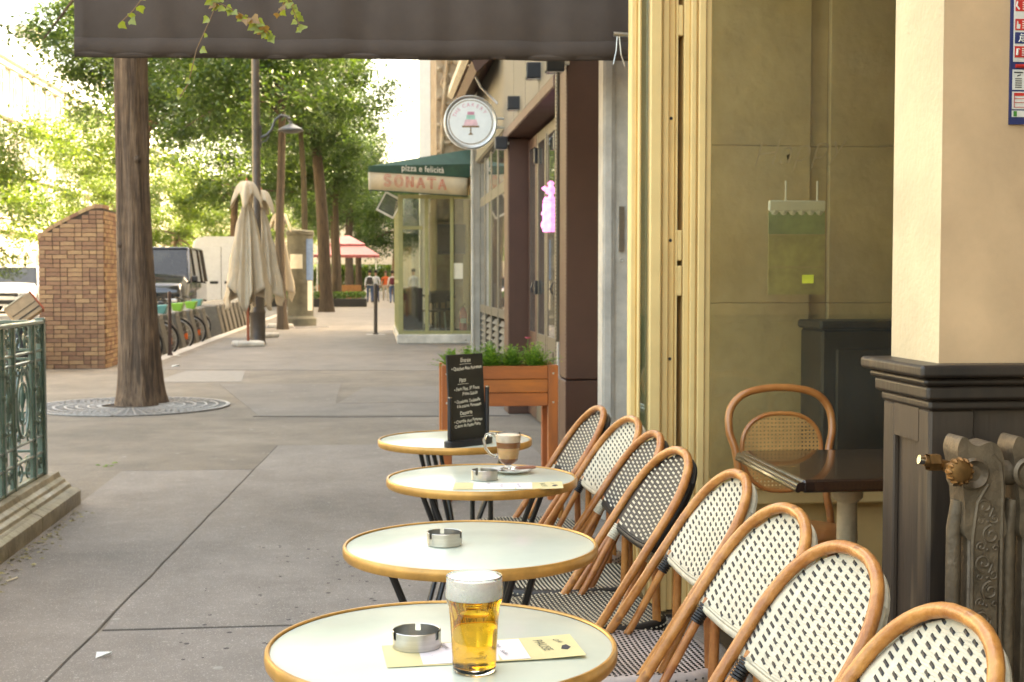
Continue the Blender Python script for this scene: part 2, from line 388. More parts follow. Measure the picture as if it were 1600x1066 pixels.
g = MB(); g.box(-26, -17.5, -40, 400, -.3, .25); struct('far_pavement', g, concrete)
def sheet(name, poly, z, m):
    b = MB(); b.prism(poly, z - .003, z, 'Z'); return struct(name, b, m)
def wob(a, b, n, amp, seed):
    rr = random.Random(seed); out = []
    for i in range(n + 1):
        t = i / n; d = 0 if i in (0, n) else rr.uniform(-amp, amp)
        out.append((a[0] + (b[0] - a[0]) * t + d, a[1] + (b[1] - a[1]) * t))
    return out
J = wob((-1.19, 2.6), (-.80, 10.78), 26, .0045, 3)
low = [p for p in J if p[1] <= 5.14] + [(-1.052, 5.14)]; high = [(-1.052, 5.17)] + [p for p in J if p[1] > 5.17]
mid = [p for p in J if p[1] <= 9.44] + [(-.867, 9.44)]
gap = .006
sheet('pavement_patch', [(x + gap, y) for x, y in high] + [(1.24, 10.76), (1.24, 5.17)], .004, asphalt2)
sheet('pavement_patch', [(x + gap, y) for x, y in low] + [(1.24, 5.155), (1.24, 2.6)], .0042, asphalt2)
sheet('pavement_patch', [(x - gap, y) for x, y in mid][::-1] + [(-1.77, 2.6), (-1.775, 9.46)], .004, asphalt2)
sheet('pavement_patch', [(-.42, 14.4), (1.3, 14.4), (1.3, 16.6), (-.15, 16.55)], .004, asphalt)
sheet('pavement_patch', [(-1.15, 13.15), (-2.0, 17.2), (-.45, 17.1), (-.44, 14.38), (1.3, 14.36), (1.3, 12.95)], .004, asphalt)
sheet('pavement_patch', [(-2.9, 17.6), (-1.75, 17.5), (-1.9, 19.6), (-2.75, 19.7)], .004, mat('pale_asphalt', (.255, .23, .2), .8, var=.08))
sheet('pavement_patch', [(-3.3, 20), (1.2, 19.3), (1.2, 60), (-3.3, 60)], .004, asphalt)
# cracks: the dark seams filled with tar between the patches
b = MB(); b.tube([(x, y, .001) for x, y in J], .0032, 5); b.tube([(-1.05, 5.162, .001), (-.2, 5.158, .001), (.6, 5.163, .001), (1.24, 5.16, .001)], .0045, 5)
b.tube([(-1.77, 9.46, .001), (-.87, 9.45, .001)], .004, 5); b.tube([(-1.2, 13.1, .001), (-.3, 12.95, .001), (1.3, 12.9, .001)], .006, 5)
struct('tar_seam', b, mat('tar', (.10, .088, .076), .85))
# drips and specks on the pavement
rr = random.Random(5); b = MB()
for i in range(110):
    x, y = rr.uniform(-.75, .15), rr.uniform(4.6, 6.8); r = rr.uniform(.003, .011)
    if rr.random() < .5 and x < -.3: continue
    b.lathe([(r, .0045), (r * .9, .0052), (0.0005, .0055)], 7, (x, y, 0))
single('pavement_drips', b, mat('drip_stain', (.03, .02, .02), .6), 'dark drip stains spattered on the asphalt left of the tables', 'stain', kind='stuff')
b = MB()
for i in range(170):
    x, y = rr.uniform(-1.9, .9), rr.uniform(4.2, 17); r = rr.uniform(.005, .02)
    b.lathe([(r, .0045), (r * .8, .0052), (0.0005, .0054)], 9, (x, y, 0))
single('chewing_gum_spots', b, mat('gum', (.34, .32, .28), .8), 'pale flattened chewing gum spots dotted over the asphalt pavement', 'gum spots', kind='stuff')
b = MB()
for i in range(240):
    x = rr.gauss(0, .05); y = rr.uniform(5.4, 7.9); r = rr.uniform(.006, .018); a = rr.uniform(0, 6.3)
    px = -1.74 + abs(x) * 1.2
    b.add([(px + r * math.cos(a), y + r * math.sin(a), .006), (px - r * math.sin(a), y + r * math.cos(a) * .6, .012), (px - r * math.cos(a), y - r * math.sin(a), .008)], [(0, 1, 2)])
single('dry_leaf_litter', b, mat('litter', (.3, .26, .12), .9, island=.4), 'crumbled dry leaves gathered along the foot of the railing plinth', 'leaf litter', kind='stuff')
for k, (x, y, rz, lab) in enumerate([(-.97, 4.78, .5, 'small white paper scrap lying on the pavement seam in the foreground'), (-3.05, 20.6, .2, 'crumpled white tissue on the pavement between brick wall and tree'), (-1.62, 6.05, 1.2, 'cream cigarette end lying near the railing plinth')]):
    b = MB()
    if k == 2: b.tube([(-.04, 0, .006), (.04, 0, .006)], .004, 8)
    else:
        s = .028 if k == 0 else .06
        b.add([(-s, 0, .002), (s, -.3 * s, .01 + s * .3), (s * 1.1, .4 * s, .004), (-.7 * s, .5 * s, .02)], [(0, 1, 2), (0, 2, 3), (0, 3, 1), (1, 3, 2)])
    single('cigarette_end' if k == 2 else 'paper_scrap', b, white_print if k < 2 else cream_canvas, lab, 'litter', (x, y, .005), rz=rz)
b = MB()
for i in range(9):
    a = rr.uniform(0, 6.3); x, y = rr.gauss(0, .05), rr.gauss(0, .06)
    b.add([(x, y, .004), (x + .03 * math.cos(a), y + .03 * math.sin(a), .012), (x + .05 * math.cos(a + .3), y + .05 * math.sin(a + .3), .006), (x + .02 * math.cos(a + .8), y + .02 * math.sin(a + .8), .01)], [(0, 1, 2, 3)])
single('fallen_sprig', b, herb, 'small green sprig of leaves fallen on the pavement by the railing', 'sprig', (-1.93, 9.75, 0.004))

# kerb of single stones
kb = thing('kerb', 'pale granite kerb running along the road edge beside the bike docks', 'kerb', (-3.62, 22.4, 0)); kb['kind'] = 'structure'
b = MB(); b.cbox(-.11, .11, 0, .99, -.3, .008, .012); kme = b.mesh('kerb_stone', granite)
for i in range(46): 
    o = link('kerb_stone', kme, kb, loc=(random.uniform(-.004, .004), i, random.uniform(-.003, .002)))
b = MB(); b.box(-9.9, -3.75, 22.2, 22.4, -.3, .006); struct('kerb_return', b, granite)

# tree grates
def grate(x, y, ro, ri, label):
    t = thing('tree_grate', label, 'tree grate', (x, y, 0), group='round tree grates')
    b = MB(); b.lathe([(ri * .2, .002), (ro, .002)], 40); part('soil', b, mat('soil', (.06, .04, .025), .95, bump=1, bscale=60) if 'soil' not in MATS else MATS['soil'], t)
    for q in range(4):
        b = MB(); a0 = q * 90 + .8; a1 = q * 90 + 89.2
        for k in range(7):
            r = ri + (ro - ri) * k / 6; w = .02 if k in (0, 6) else .011
            pr = [(r - w, .005), (r - w, .018), (r + w, .018), (r + w, .005)]
            b.lathe(pr, 13, close=False, ang=(R(a0), R(a1)))
        for k in range(16):
            a = R(a0 + (a1 - a0) * (k + (0 if k == 0 else .0)) / 15)
            M = Matrix.Rotation(a, 4, 'Z'); b.box(ri, ro, -.007, .007, .004, .0165, 0, M)
        part('grate_quarter', b, MATS.get('cast_grate') or mat('cast_grate', (.34, .32, .3), .55, metal=.2, var=.15, scale=30), t)
    return t
grate(-2.57, 14.25, 1.0, .32, 'round cast iron tree grate around the nearest trunk')
grate(-2.2, 37.0, .9, .35, 'round grate on the pavement beyond the parasols, beside the grey column')

# ================================================================== RIGHT-HAND BUILDING
bl = thing('corner_building', 'tall old stone building along the right side above the shopfronts', 'building', (6, 15, 0))
b = MB(); b.box(2.15, 14, 9.3, 30, 4.3, 15); b.box(2.15, 14, 18.2, 30, 0, 4.3); b.box(2.2, 14, 6.6, 9.0, 0, 15); b.box(5, 14, -12, 6.6, 0, 15); b.box(1.45, 5, -12, 6.6, 3.35, 15)
part('wall', b, facade_l, bl, world=True)
b = MB(); b.box(1.36, 13.9, 30, 35, 0, 15); part('corner_pavilion', b, old_stone, bl, world=True)
b = MB(); b.box(1.1, 1.34, 33.6, 34.1, 0, 7.2); b.box(1.1, 1.76, 33.2, 33.6, 3.0, 7.0); part('white_pier', b, white_print, bl, world=True)
# carved ornament on the pavilion face
def scroll(b, c, r, turns, a0, rad, plane='XZ', sgn=1, n=26, shrink=.82, flat=1):
    pts = []
    for i in range(n):
        t = i / (n - 1); a = a0 + sgn * turns * 2 * math.pi * t; q = r * (1 - shrink * t)
        u, v = q * math.cos(a), q * math.sin(a)
        pts.append((c[0] + u, c[1], c[2] + v) if plane == 'XZ' else (c[0], c[1] + u, c[2] + v))
    b.tube(pts, rad, 6, flat=flat)
b = MB()
for k, z in enumerate((3.9, 4.5, 5.1, 5.75, 6.3)):
    for sx in (1, -1):
        scroll(b, (1.72 + sx * .14, 29.98, z), .17, 1.4, R(90), .045, sgn=sx)
        b.lathe([(0, -.06), (.06, -.02), (.05, .03), (0, .05)], 8, (1.72 + sx * .3, 29.97, z + .28), ax='Y')
b.box(1.4, 2.1, 29.9, 30, 6.62, 6.7); b.tube([(1.45, 29.97, 3.6), (1.5, 29.95, 5), (1.62, 29.95, 6.5)], .05, 6); b.tube([(2.02, 29.97, 3.6), (1.98, 29.95, 5), (1.85, 29.95, 6.5)], .05, 6)
part('carved_relief', b, old_stone, bl, world=True, smooth=True)
for k in range(2):
    b = MB(); b.lathe([(.10, 0), (.12, .1), (.09, .2), (.085, 2.4), (.1, 2.5), (.13, 2.6)], 12, (2.22 + .35 * k, 29.85, 3.0)); part('drain_pipe' if k else 'column', b, white_stone, bl, smooth=True, world=True)
# upper storey windows and cornice, on the pavement side
for k, y in enumerate((19.8, 22.6, 25.4, 28.2)):
    for z in (4.9, 8.2, 11.5):
        b = MB(); b.box(2.09, 2.18, y - .62, y + .62, z, z + 2.1); w = part('window', b, white_stone, bl, world=True)
        b = MB(); b.box(2.07, 2.085, y - .5, y + .5, z + .1, z + 2.0); part('pane', b, pane_bg, w, world=True)
b = MB(); b.box(1.8, 2.15, 9.3, 30, 4.35, 4.6); b.box(1.85, 2.15, 9.3, 30, 14.6, 15.1); part('cornice', b, white_stone, bl, world=True)

# pale stone pier beside the café frame
t = thing('stone_pier', 'pale weathered stone pier between the cream frame and the brown pilaster', 'pier', (1.35, 7.6, 0))
b = MB(); b.box(1.253, 1.318, 7.3, 7.45, 0, 3.4); b.box(1.262, 1.30, 7.285, 7.3, 0, 3.4); part('pale_face', b, white_stone, t, world=True)
b = MB(); b.box(1.318, 2.3, 7.315, 7.6, 0, 3.4); b.box(1.75, 2.3, 7.6, 9.0, 0, 3.4); part('grey_face', b, grey_stone, t, world=True)
b = MB(); b.box(1.345, 1.372, 7.3, 7.315, 1.5, 1.75); b.lathe([(.008, 0), (.008, .012), (0, .014)], 8, (1.36, 7.3, 1.45), ax='Y'); part('latch_plate', b, steel, t, world=True)

# brown pilaster
t = thing('brown_pilaster', 'dark brown painted shopfront pilaster left of the pale stone pier', 'pilaster', (1.45, 9.1, 0))
b = MB(); b.cbox(1.293, 2.1, 9.0, 9.34, .655, 4.2, .006); part('upper_panel', b, brown, t, world=True)
b = MB(); b.cbox(1.287, 2.1, 8.99, 9.34, 0, .648, .006); part('base_panel', b, brown, t, world=True)
b = MB()
for k in range(150): b.lathe([(0, -.007), (.005, 0), (0, .007)], 5, (1.291, 8.998, .1 + k * .027))
part('beaded_edge', b, brown, t, world=True, kind='stuff')

# shopfront with folding glass doors
t = thing('shopfront', 'taupe shopfront with folding glass doors under a brown lintel', 'shopfront', (1.5, 11.4, 0))
b = MB(); b.cbox(1.272, 1.40, 9.35, 9.43, .9, 4.2, .006); b.cbox(1.33, 1.40, 9.36, 9.43, 0, .9, .006); part('door_post', b, taupe, t, world=True)
b = MB(); b.cbox(1.285, 1.325, 9.37, 9.42, 0, .9, .004); part('post_foot', b, white_stone, t, world=True)
b = MB()
for k in range(150): b.lathe([(0, -.007), (.005, 0), (0, .007)], 5, (1.270, 9.347, .1 + k * .027))
part('beaded_edge', b, brown, t, world=True, kind='stuff')
b = MB(); b.cbox(1.30, 1.62, 13.1, 13.5, 0, 2.73, .01); part('brown_post', b, brown, t, world=True)
b = MB(); b.cbox(1.285, 1.75, 9.62, 13.5, 2.735, 2.83, .01); part('lintel', b, brown, t, world=True)
for k in range(4):
    b = MB(); y0 = 9.62 + k * .98; b.cbox(1.30, 1.36, y0 + .006, y0 + .97, 2.835, 4.2, .006); part('fascia_panel', b, fascia_m, t, world=True)
b = MB(); b.box(1.36, 2.1, 9.62, 18, 2.9, 4.25); part('fascia_box', b, fascia_m, t, world=True)
for k in range(5):
    y0 = 9.66 + k * .69; y1 = y0 + .66
    b = MB(); b.cbox(1.50, 1.52, y0, y0 + .09, .02, 2.7, .003); b.cbox(1.50, 1.52, y1 - .09, y1, .02, 2.7, .003); b.cbox(1.502, 1.518, y0 + .09, y1 - .09, 2.6, 2.7, .003)
    b.cbox(1.502, 1.518, y0 + .09, y1 - .09, .02, .84, .003); b.cbox(1.492, 1.503, y0 + .16, y1 - .16, .14, .72, .004)
    d = part('door_leaf', b, taupe if k != 4 else brown, t, world=True)
    b = MB(); b.box(1.506, 1.510, y0 + .088, y1 - .088, .838, 2.602); part('pane', b, pane_dark, d, world=True)
    if k in (3, 1):
        b = MB(); b.cbox(1.47, 1.50, y1 - .085, y1 - .02, 1.2, 1.33, .006); b.tube([(1.46, y1 - .05, 1.22), (1.44, y1 - .05, 1.26), (1.46, y1 - .05, 1.31)], .009, 8); part('handle', b, black_plastic, d, world=True)
        b = MB(); b.cbox(1.47, 1.50, y1 - .07, y1 + .02, 2.42, 2.56, .006); part('hinge', b, black_plastic, d, world=True)
# neon sign inside
pink = mat('neon_pink', (1, .28, .85), .5, emit=.22)
t2 = thing('neon_sign', 'pink glowing neon sign hanging against the folding glass doors', 'neon sign', (1.470, 11.42, 2.0))
b = MB()
for i in range(5): b.tube(arc((0, 0, .15 - i * .085), .034, 200 + i * 30, 420 + i * 40, 8), .02, 6)
b.cbox(-.035, .035, .0, .02, -.25, .0, .006); part('tube', b, pink, t2, smooth=True)
b = MB(); b.tube([(0, .02, .18), (0, .02, .6)], .003, 4); part('wire', b, black_plastic, t2)
# interior of the shop
b = MB(); b.box(4.2, 4.4, 9.6, 18, 0, 3); b.box(1.5, 4.2, 17.9, 18, 0, 3); b.box(1.6, 4.2, 9.34, 9.6, 0, 3); b.box(1.6, 4.2, 9.6, 17.9, .004, .03); part('inner_wall', b, taupe, t, world=True)

# four square spotlights
spots = [(1.21, 9.0, 2.745, .125), (1.25, 10.55, 2.93, .125), (1.25, 12.1, 2.88, .12), (1.23, 13.1, 2.62, .12)]
labs = ['square black wall spotlight nearest the brown pilaster, largest of four', 'square black spotlight second from the right above the doors', 'square black spotlight above the far brown post, level with the round sign', 'lowest square black spotlight, beside the far grey window']
for (x, y, z, s), lb in zip(spots, labs):
    t2 = thing('wall_spotlight', lb, 'spotlight', (x, y, z), group='square spotlights on the fascia')
    b = MB(); b.cbox(-s / 2, s / 2, -s / 2, s / 2, 0, s, .008); part('housing', b, black_plastic, t2)
    b = MB(); b.box(s / 2 + .001, 1.31 - x, -.015, .015, s * .4, s * .6); part('bracket', b, steel, t2)
    b = MB(); b.box(-s * .4, s * .4, -s * .4, s * .4, -.006, -.001); part('lens', b, lens, t2)

# grey shopfront beyond
t = thing('grey_shopfront', 'narrow grey shopfront with tall windows beyond the taupe doors', 'shopfront', (1.45, 15.7, 0))
gf = mat('grey_frame', (.075, .07, .055), .45, var=.05)
for k in range(5):
    y0 = 13.52 + k * .9; y1 = y0 + .88
    b = MB(); b.cbox(1.40, 1.42, y0, y0 + .07, 0, 2.9, .003); b.cbox(1.40, 1.42, y1 - .07, y1, 0, 2.9, .003); b.box(1.402, 1.418, y0 + .07, y1 - .07, 2.3, 2.42); b.box(1.402, 1.418, y0 + .07, y1 - .07, .9, 1.0)
    d = part('window_frame', b, gf, t, world=True)
    b = MB(); b.box(1.406, 1.410, y0 + .07, y1 - .07, 1.0, 2.3); b.box(1.406, 1.410, y0 + .07, y1 - .07, 2.42, 2.9); part('pane', b, pane_dark, d, world=True)
    for j in range(11):
        b = MB(); M = Matrix.Translation((1.425, y0 + .44, .08 + j * .075)) @ Matrix.Rotation(R(35), 4, 'Y'); b.box(-.004, .004, -.36, .36, -.034, .034, 0, M)
        part('louvre_slat', b, gf, d, world=True)
b = MB(); b.cbox(1.285, 1.325, 18.02, 18.06, 0, 3.4, .008); b.box(1.325, 1.5, 18.08, 18.12, 0, 3.4); part('white_post', b, white_stone, t, world=True)
b = MB(); b.box(1.345, 1.5, 13.52, 17.98, 2.915, 3.0); part('head_rail', b, gf, t, world=True)

# folded awning high on the facade
t = thing('folded_awning', 'folded cream and brown awning with arms above the round cakery sign', 'awning', (1.2, 16.5, 3.6))
b = MB(); b.prism([(1.0, 3.95), (1.36, 4.2), (1.36, 4.05), (1.04, 3.78), (.98, 3.82)], 14.6, 18.2, 'Y'); part('cloth', b, cream_canvas, t, world=True)
b = MB(); b.prism([(1.05, 3.72), (1.36, 4.0), (1.36, 3.85), (1.1, 3.6)], 14.6, 18.2, 'Y'); part('underside', b, brown, t, world=True)
for y in (14.9, 17.8):
    b = MB(); b.tube([(1.36, y, 3.3), (1.18, y + .1, 3.5), (1.05, y + .1, 3.75)], .014, 6); part('arm', b, steel, t, world=True)
if 0: t = thing('flag_bracket', 'white metal flagpole bracket behind the round cakery sign', 'bracket', (1.3, 18.6, 3.3))

# round projecting sign
t = thing('round_shop_sign', 'round white projecting sign reading THE CAKERY with pink cake', 'sign', (.993, 14.0, 2.983)); t.scale = (.80,) * 3
b = MB(); b.lathe([(0, .05), (.335, .05), (.352, .03), (.352, -.03), (.335, -.05), (0, -.05)], 48, ax='Y'); part('drum', b, mat('sign_white', (.78, .79, .76), .35, var=.03), t, smooth=True)
b = MB(); b.lathe([(.31, -.052), (.318, -.058), (.335, -.06), (.345, -.05)], 48, ax='Y'); part('rim', b, steel, t, smooth=True)
for k in range(40):
    pass
b = MB(); n = 120
for k in range(n):
    a = 2 * math.pi * k / n; b.lathe([(.0065, 0), (.0065, -.003), (0, -.003)], 5, (.287 * math.cos(a), -.0505, .287 * math.sin(a)), ax='Y')
b.lathe([(.279, -.051), (.279, -.053), (.283, -.053), (.283, -.051)], 60, ax='Y'); part('scalloped_ring', b, mat('sign_brown', (.3, .18, .08), .6), t, kind='stuff')
pk = mat('sign_pink', (.72, .30, .38), .6); pk2 = mat('sign_pink_light', (.8, .5, .52), .6); mint = mat('sign_mint', (.38, .62, .5), .6)
YF = -.0525
def flat(mb, poly, y=YF, th=.002): mb.prism(poly, y - th, y, 'Y'); return mb
part('cake_tier', flat(MB(), [(-.045, .095), (.045, .095), (.048, .135), (-.04, .135)]), pk, t)
part('cake_tier', flat(MB(), [(-.06, .035), (.06, .035), (.052, .093), (-.052, .093)]), mint, t)
part('cake_tier', flat(MB(), [(-.095, -.045), (.095, -.045), (.075, .033), (-.07, .033)]), pk2, t)
part('cake_stand', flat(flat(flat(MB(), [(-.11, -.068), (.11, -.068), (.115, -.047), (-.115, -.047)]), [(-.008, -.145), (.008, -.145), (.008, -.068), (-.008, -.068)]), [(-.035, -.165), (.035, -.165), (.008, -.14), (-.008, -.14)]), MATS['sign_brown'], t)
txt = 'THE CAKERY'; angs = [158, 146, 134, 126, 113, 98, 82, 66, 51, 36]
lp = mat('sign_letter_pink', (.75, .28, .36), .6)
for ch, a in zip(txt, angs):
    if ch == ' ': continue
    a = R(a); M = frame((.225 * math.cos(a), -.0535, .225 * math.sin(a)), (math.sin(a), 0, -math.cos(a)), (math.cos(a), 0, math.sin(a)))
    put_text(ch, .066, lp, t, M)
b = MB(); b.tube([(.33, 0, .06), (.47, .05, .06)], .016, 8); b.tube([(.33, 0, -.06), (.47, .05, -.06)], .016, 8); part('pole', b, white_stone, t, smooth=True)

# ================================================================== VERANDA + SONATA awning
t = thing('glazed_veranda', 'olive green glazed restaurant veranda on a white plinth under the awning', 'veranda', (1.2, 29, 0))
YV = 27.3
b = MB(); b.cbox(.42, 1.95, YV, 33, 0, .2, .02); part('plinth', b, white_stone, t, world=True)
for k, x in enumerate((.45, 1.0, 1.52)):
    b = MB(); b.cbox(x, x + (.10 if k == 0 else .07), YV + .02, YV + .1, .2, 3.05, .006); part('post', b, olive, t, world=True)
for k, y in enumerate((28.7, 30.1, 31.5, 32.9)):
    b = MB(); b.cbox(.45, .53, y, y + .08, .2, 3.05, .006); part('post', b, olive, t, world=True)
b = MB(); b.box(.45, 1.95, YV + .025, YV + .095, 2.98, 3.06); b.box(.45, 1.95, YV + .03, YV + .09, .2, .27); b.box(.455, .525, YV, 33, 2.98, 3.05); b.box(.46, .52, YV + .1, 33, .2, .27); b.box(.55, .95, YV + .04, YV + .08, 2.35, 2.42); b.box(.46, .52, YV + .1, 33, 1.25, 1.3)
part('rail', b, olive, t, world=True)
for (x0, x1) in ((.55, 1.0), (1.07, 1.52), (1.59, 1.93)):
    b = MB(); b.box(x0, x1, YV + .055, YV + .06, .27, 2.98); part('pane', b, pane, t, world=True)
for k in range(4):
    b = MB(); y0 = YV + .1 + k * 1.4; b.box(.488, .493, y0, min(y0 + 1.32, 32.9), .27, 2.98); part('pane', b, pane, t, world=True)
b = MB(); b.box(.5, 1.95, YV + .1, 33, .201, .22); part('floor', b, dark_int, t, world=True)
b = MB(); b.box(1.96, 2.14, 26.6, 33, 0, 3.3); part('rear_wall', b, mat('restaurant_wall', (.3, .23, .13), .8, var=.15), t, world=True)
b = MB(); b.box(.55, .95, YV + .1, YV + .14, .3, 1.15); part('dark_banquette_back', b, dark_int, t, world=True)
# tilted window vent
t2 = thing('tilted_shutter', 'small tilted grey slatted shutter sticking out under the awning', 'shutter', (.28, 27.4, 2.85))
M = Matrix.Rotation(R(28), 4, 'Y')
b = MB()
for (a0, a1, z0, z1) in ((-.2, .2, .18, .22), (-.2, .2, -.22, -.18), (-.2, -.17, -.18, .18), (.17, .2, -.18, .18)): b.box(a0, a1, -.02, .02, z0, z1, 0, M)
part('shutter_frame', b, white_stone, t2)
for k in range(7):
    b = MB(); b.box(-.168, .168, -.008, .012, -.17 + k * .05, -.135 + k * .05, 0, M); part('slat', b, lamp_grey, t2)
# furniture inside
def dark_table(x, y, lb):
    t = thing('restaurant_table', lb, 'table', (x, y, .22), group='tables inside the veranda')
    b = MB(); b.cbox(-.33, .33, -.33, .33, .72, .755, .006); part('tabletop', b, tablewood, t)
    b = MB(); b.lathe([(.2, 0), (.2, .02), (.03, .05), (.03, .72)], 12); part('pedestal', b, blackmetal, t, smooth=True)
dark_table(1.35, 28.5, 'dark square table with glasses just inside the veranda glass'); dark_table(1.3, 30.6, 'dark square table deeper inside the glazed veranda')
for k, (x, y) in enumerate(((1.26, 28.4), (1.4, 28.55), (1.5, 28.35))):
    b = MB(); b.lathe([(.03, 0), (.034, .1), (.031, .1), (.027, .01), (0, .008)], 10); single('tumbler', b, mat_glass('tumbler_glass', (.9, .9, .9)) if 'tumbler_glass' not in MATS else MATS['tumbler_glass'], ('left', 'middle', 'right')[k] + 'most of three tumblers on the table in the veranda' if k != 1 else 'middle one of three tumblers on the table in the veranda', 'glass', (x, y, .977), smooth=True, group='tumblers in the veranda')
def dark_chair(x, y, rz, lb):
    t = thing('restaurant_chair', lb, 'chair', (x, y, .22), rz, group='dark chairs inside the veranda')
    b = MB(); b.cbox(-.2, .2, -.2, .2, .43, .47, .01); part('seat', b, darkwood, t)
    for sx in (-1, 1):
        for sy in (-1, 1):
            b = MB(); b.tube([(sx * .17, sy * .17, .43), (sx * .2, sy * .2, 0)], .014, 6); part('leg', b, steel, t)
    b = MB(); b.tube([(-.19, .19, .45), (-.19, .24, .85), (.19, .24, .85), (.19, .19, .45)], .014, 6); part('back_frame', b, darkwood, t); b = MB(); b.cbox(-.18, .18, .225, .245, .62, .83, .006); part('backrest', b, darkwood, t)
dark_chair(1.2, 27.9, R(200), 'dark chair with bright metal legs behind the veranda glass'); dark_chair(.8, 28.3, R(90), 'dark chair at the left end inside the veranda'); dark_chair(1.5, 29.4, 0, 'dark chair between the two tables in the veranda')
t2 = thing('wall_screen', 'black wall mounted screen in the veranda above the tables', 'screen', (1.75, 29.0, 2.2)); b = MB(); b.cbox(-.42, .2, 0, .06, -.33, .33, .01); part('casing', b, black_plastic, t2); b = MB(); b.box(-.4, .18, -.004, -.001, -.31, .31); part('display', b, car_glass, t2)
t2 = thing('fire_extinguisher', 'red fire extinguisher at the right end of the veranda', 'extinguisher', (1.80, 27.6, .22))
b = MB(); b.lathe([(0, 0), (.075, .01), (.078, .04), (.078, .42), (.05, .5), (.02, .53), (0, .53)], 18); part('cylinder', b, mat('red_enamel', (.6, .02, .015), .25, coat=.5), t2, smooth=True)
b = MB(); b.tube([(0, 0, .53), (0, 0, .58), (.05, 0, .6)], .012, 6); b.tube([(0, 0, .56), (-.07, 0, .5), (-.085, 0, .25)], .009, 6); part('valve_and_hose', b, black_plastic, t2, smooth=True)
b = MB(); b.lathe([(.0785, .2), (.0785, .3)], 18, ang=(R(220), R(320)), close=False); part('label_band', b, white_print, t2)
single('notice_sheet', MB().box(-.1, .1, -.003, 0, -.16, .16), paper, 'white notice sheet stuck on the right veranda pane', 'notice', (1.68, YV + .05, 1.5))

t = thing('restaurant_awning', 'green awning with cream valance reading pizza e felicità SONATA', 'awning', (1.0, 27, 3.3))
A = Vector((-.14, 26.0, 3.42)); Bp = Vector((1.88, 27.3, 3.42)); ux = (Bp - A).normalized()
# valance with soft waves
b = MB(); n = 40; vs = []; 
for i in range(n + 1):
    q = A + (Bp - A) * i / n; w = .012 * math.sin(i * .9) + .01 * math.sin(i * .37 + 1)
    nrm = Vector((ux.y, -ux.x, 0))
    for j, (dz, k) in enumerate(((0, 0), (-.18, .6), (-.36 - (.03 * i / n), 1))):
        p = q + nrm * w * k; vs.append((p.x, p.y, p.z + dz))
b.add(vs, [(i * 3 + j, i * 3 + 3 + j, i * 3 + 4 + j, i * 3 + 1 + j) for i in range(n) for j in range(2)])
o = part('valance', b, cream_canvas, t, smooth=True, world=True); sm = o.modifiers.new('thick', 'SOLIDIFY'); sm.thickness = .006
b = MB(); b.tube([vs[i * 3 + 2] for i in range(n + 1)], .012, 6); b.tube([tuple(A), tuple(Bp)], .012, 6); part('hem', b, green_canvas, t, world=True)
C2 = Vector((2.1, 28.3, 4.10)); D2 = Vector((-.1, 26.1, 3.53)); F2 = Vector((-.1, 33, 3.5)); G2 = Vector((2.1, 33, 4.12))
A3 = A + Vector((0, .01, .10)); B3 = Bp + Vector((0, .01, .26)); E3 = Vector((2.1, 27.44, 3.70)); b = MB(); b.add([A, Bp, (2.1, 27.45, 3.42), E3, B3, A3], [(0, 1, 2, 3, 4, 5)]); b.add([A3, B3, E3, C2, D2], [(0, 1, 2, 3, 4)]); b.add([D2, C2, G2, F2, A, (-.14, 33, 3.42)], [(0, 1, 2, 3), (4, 0, 3, 5)])
o = part('canopy', b, green_canvas, t, world=True); sm = o.modifiers.new('thick', 'SOLIDIFY'); sm.thickness = .008
nrm = Vector((ux.y, -ux.x, 0)); 
sl = (C2 - Vector((2.1, 27.45, 3.42))).normalized(); up_d = (D2 - A).normalized()
cn = (Bp - A).cross(C2 - A).normalized(); 
if cn.y > 0: cn = -cn
upv = cn.cross(ux); upv = upv if upv.z > 0 else -upv
org = A + (Bp - A) * .53 + Vector((0, 0, .105)) + Vector((ux.y, -ux.x, 0)) * .02
put_text('pizza e felicità', .175, white_print, t, frame(org - t.location, ux, (0, 0, 1)), bold=.0012, spacing=1.04)
# SONATA in double outlined serif capitals, each built from strokes
def letter_strokes(ch):
    W_ = {'S': [[(.8, .78), (.7, .95), (.45, 1), (.2, .9), (.15, .72), (.3, .58), (.62, .46), (.82, .3), (.75, .1), (.5, 0), (.25, .04), (.12, .22)]],
          'O': [[(.5 + .42 * math.cos(a * math.pi / 10), .5 + .5 * math.sin(a * math.pi / 10)) for a in range(21)]],
          'N': [[(.15, 0), (.15, 1)], [(.15, 1), (.82, 0)], [(.82, 0), (.82, 1)], [(.03, 0), (.27, 0)], [(.7, 1), (.94, 1)], [(.03, 1), (.15, 1)]],
          'A': [[(.1, 0), (.5, 1)], [(.5, 1), (.9, 0)], [(.25, .35), (.75, .35)], [(0, 0), (.22, 0)], [(.78, 0), (1, 0)]],
          'T': [[(.5, 0), (.5, 1)], [(.05, .85), (.05, 1), (.95, 1), (.95, .85)], [(.36, 0), (.64, 0)]]}
    return W_[ch]
b = MB(); cw, chh = .20, .20
for i, ch in enumerate('SONATA'):
    for st in letter_strokes(ch):
        for off in (-.085, .085) if len(st) > 2 or abs(st[0][1] - st[-1][1]) > .5 else (0,):
            pts = []
            for k, (u, v) in enumerate(st):
                d = Vector(st[min(k + 1, len(st) - 1)]) - Vector(st[max(k - 1, 0)]); d.normalize()
                u2, v2 = u - d.y * off, v + d.x * off
                p = A + ux * (.33 + i * .262 + u2 * cw) + nrm * .026; pts.append((p.x, p.y, 3.09 + .075 * 1 + v2 * chh - .012 * i * .3))
            b.tube(pts, .0050, 4)
part('lettering', b, red_print, t, world=True)
b = MB(); b.box(1.93, 2.03, 27.2, 27.3, 3.45, 3.65); part('bracket', b, cream_canvas, t, world=True)

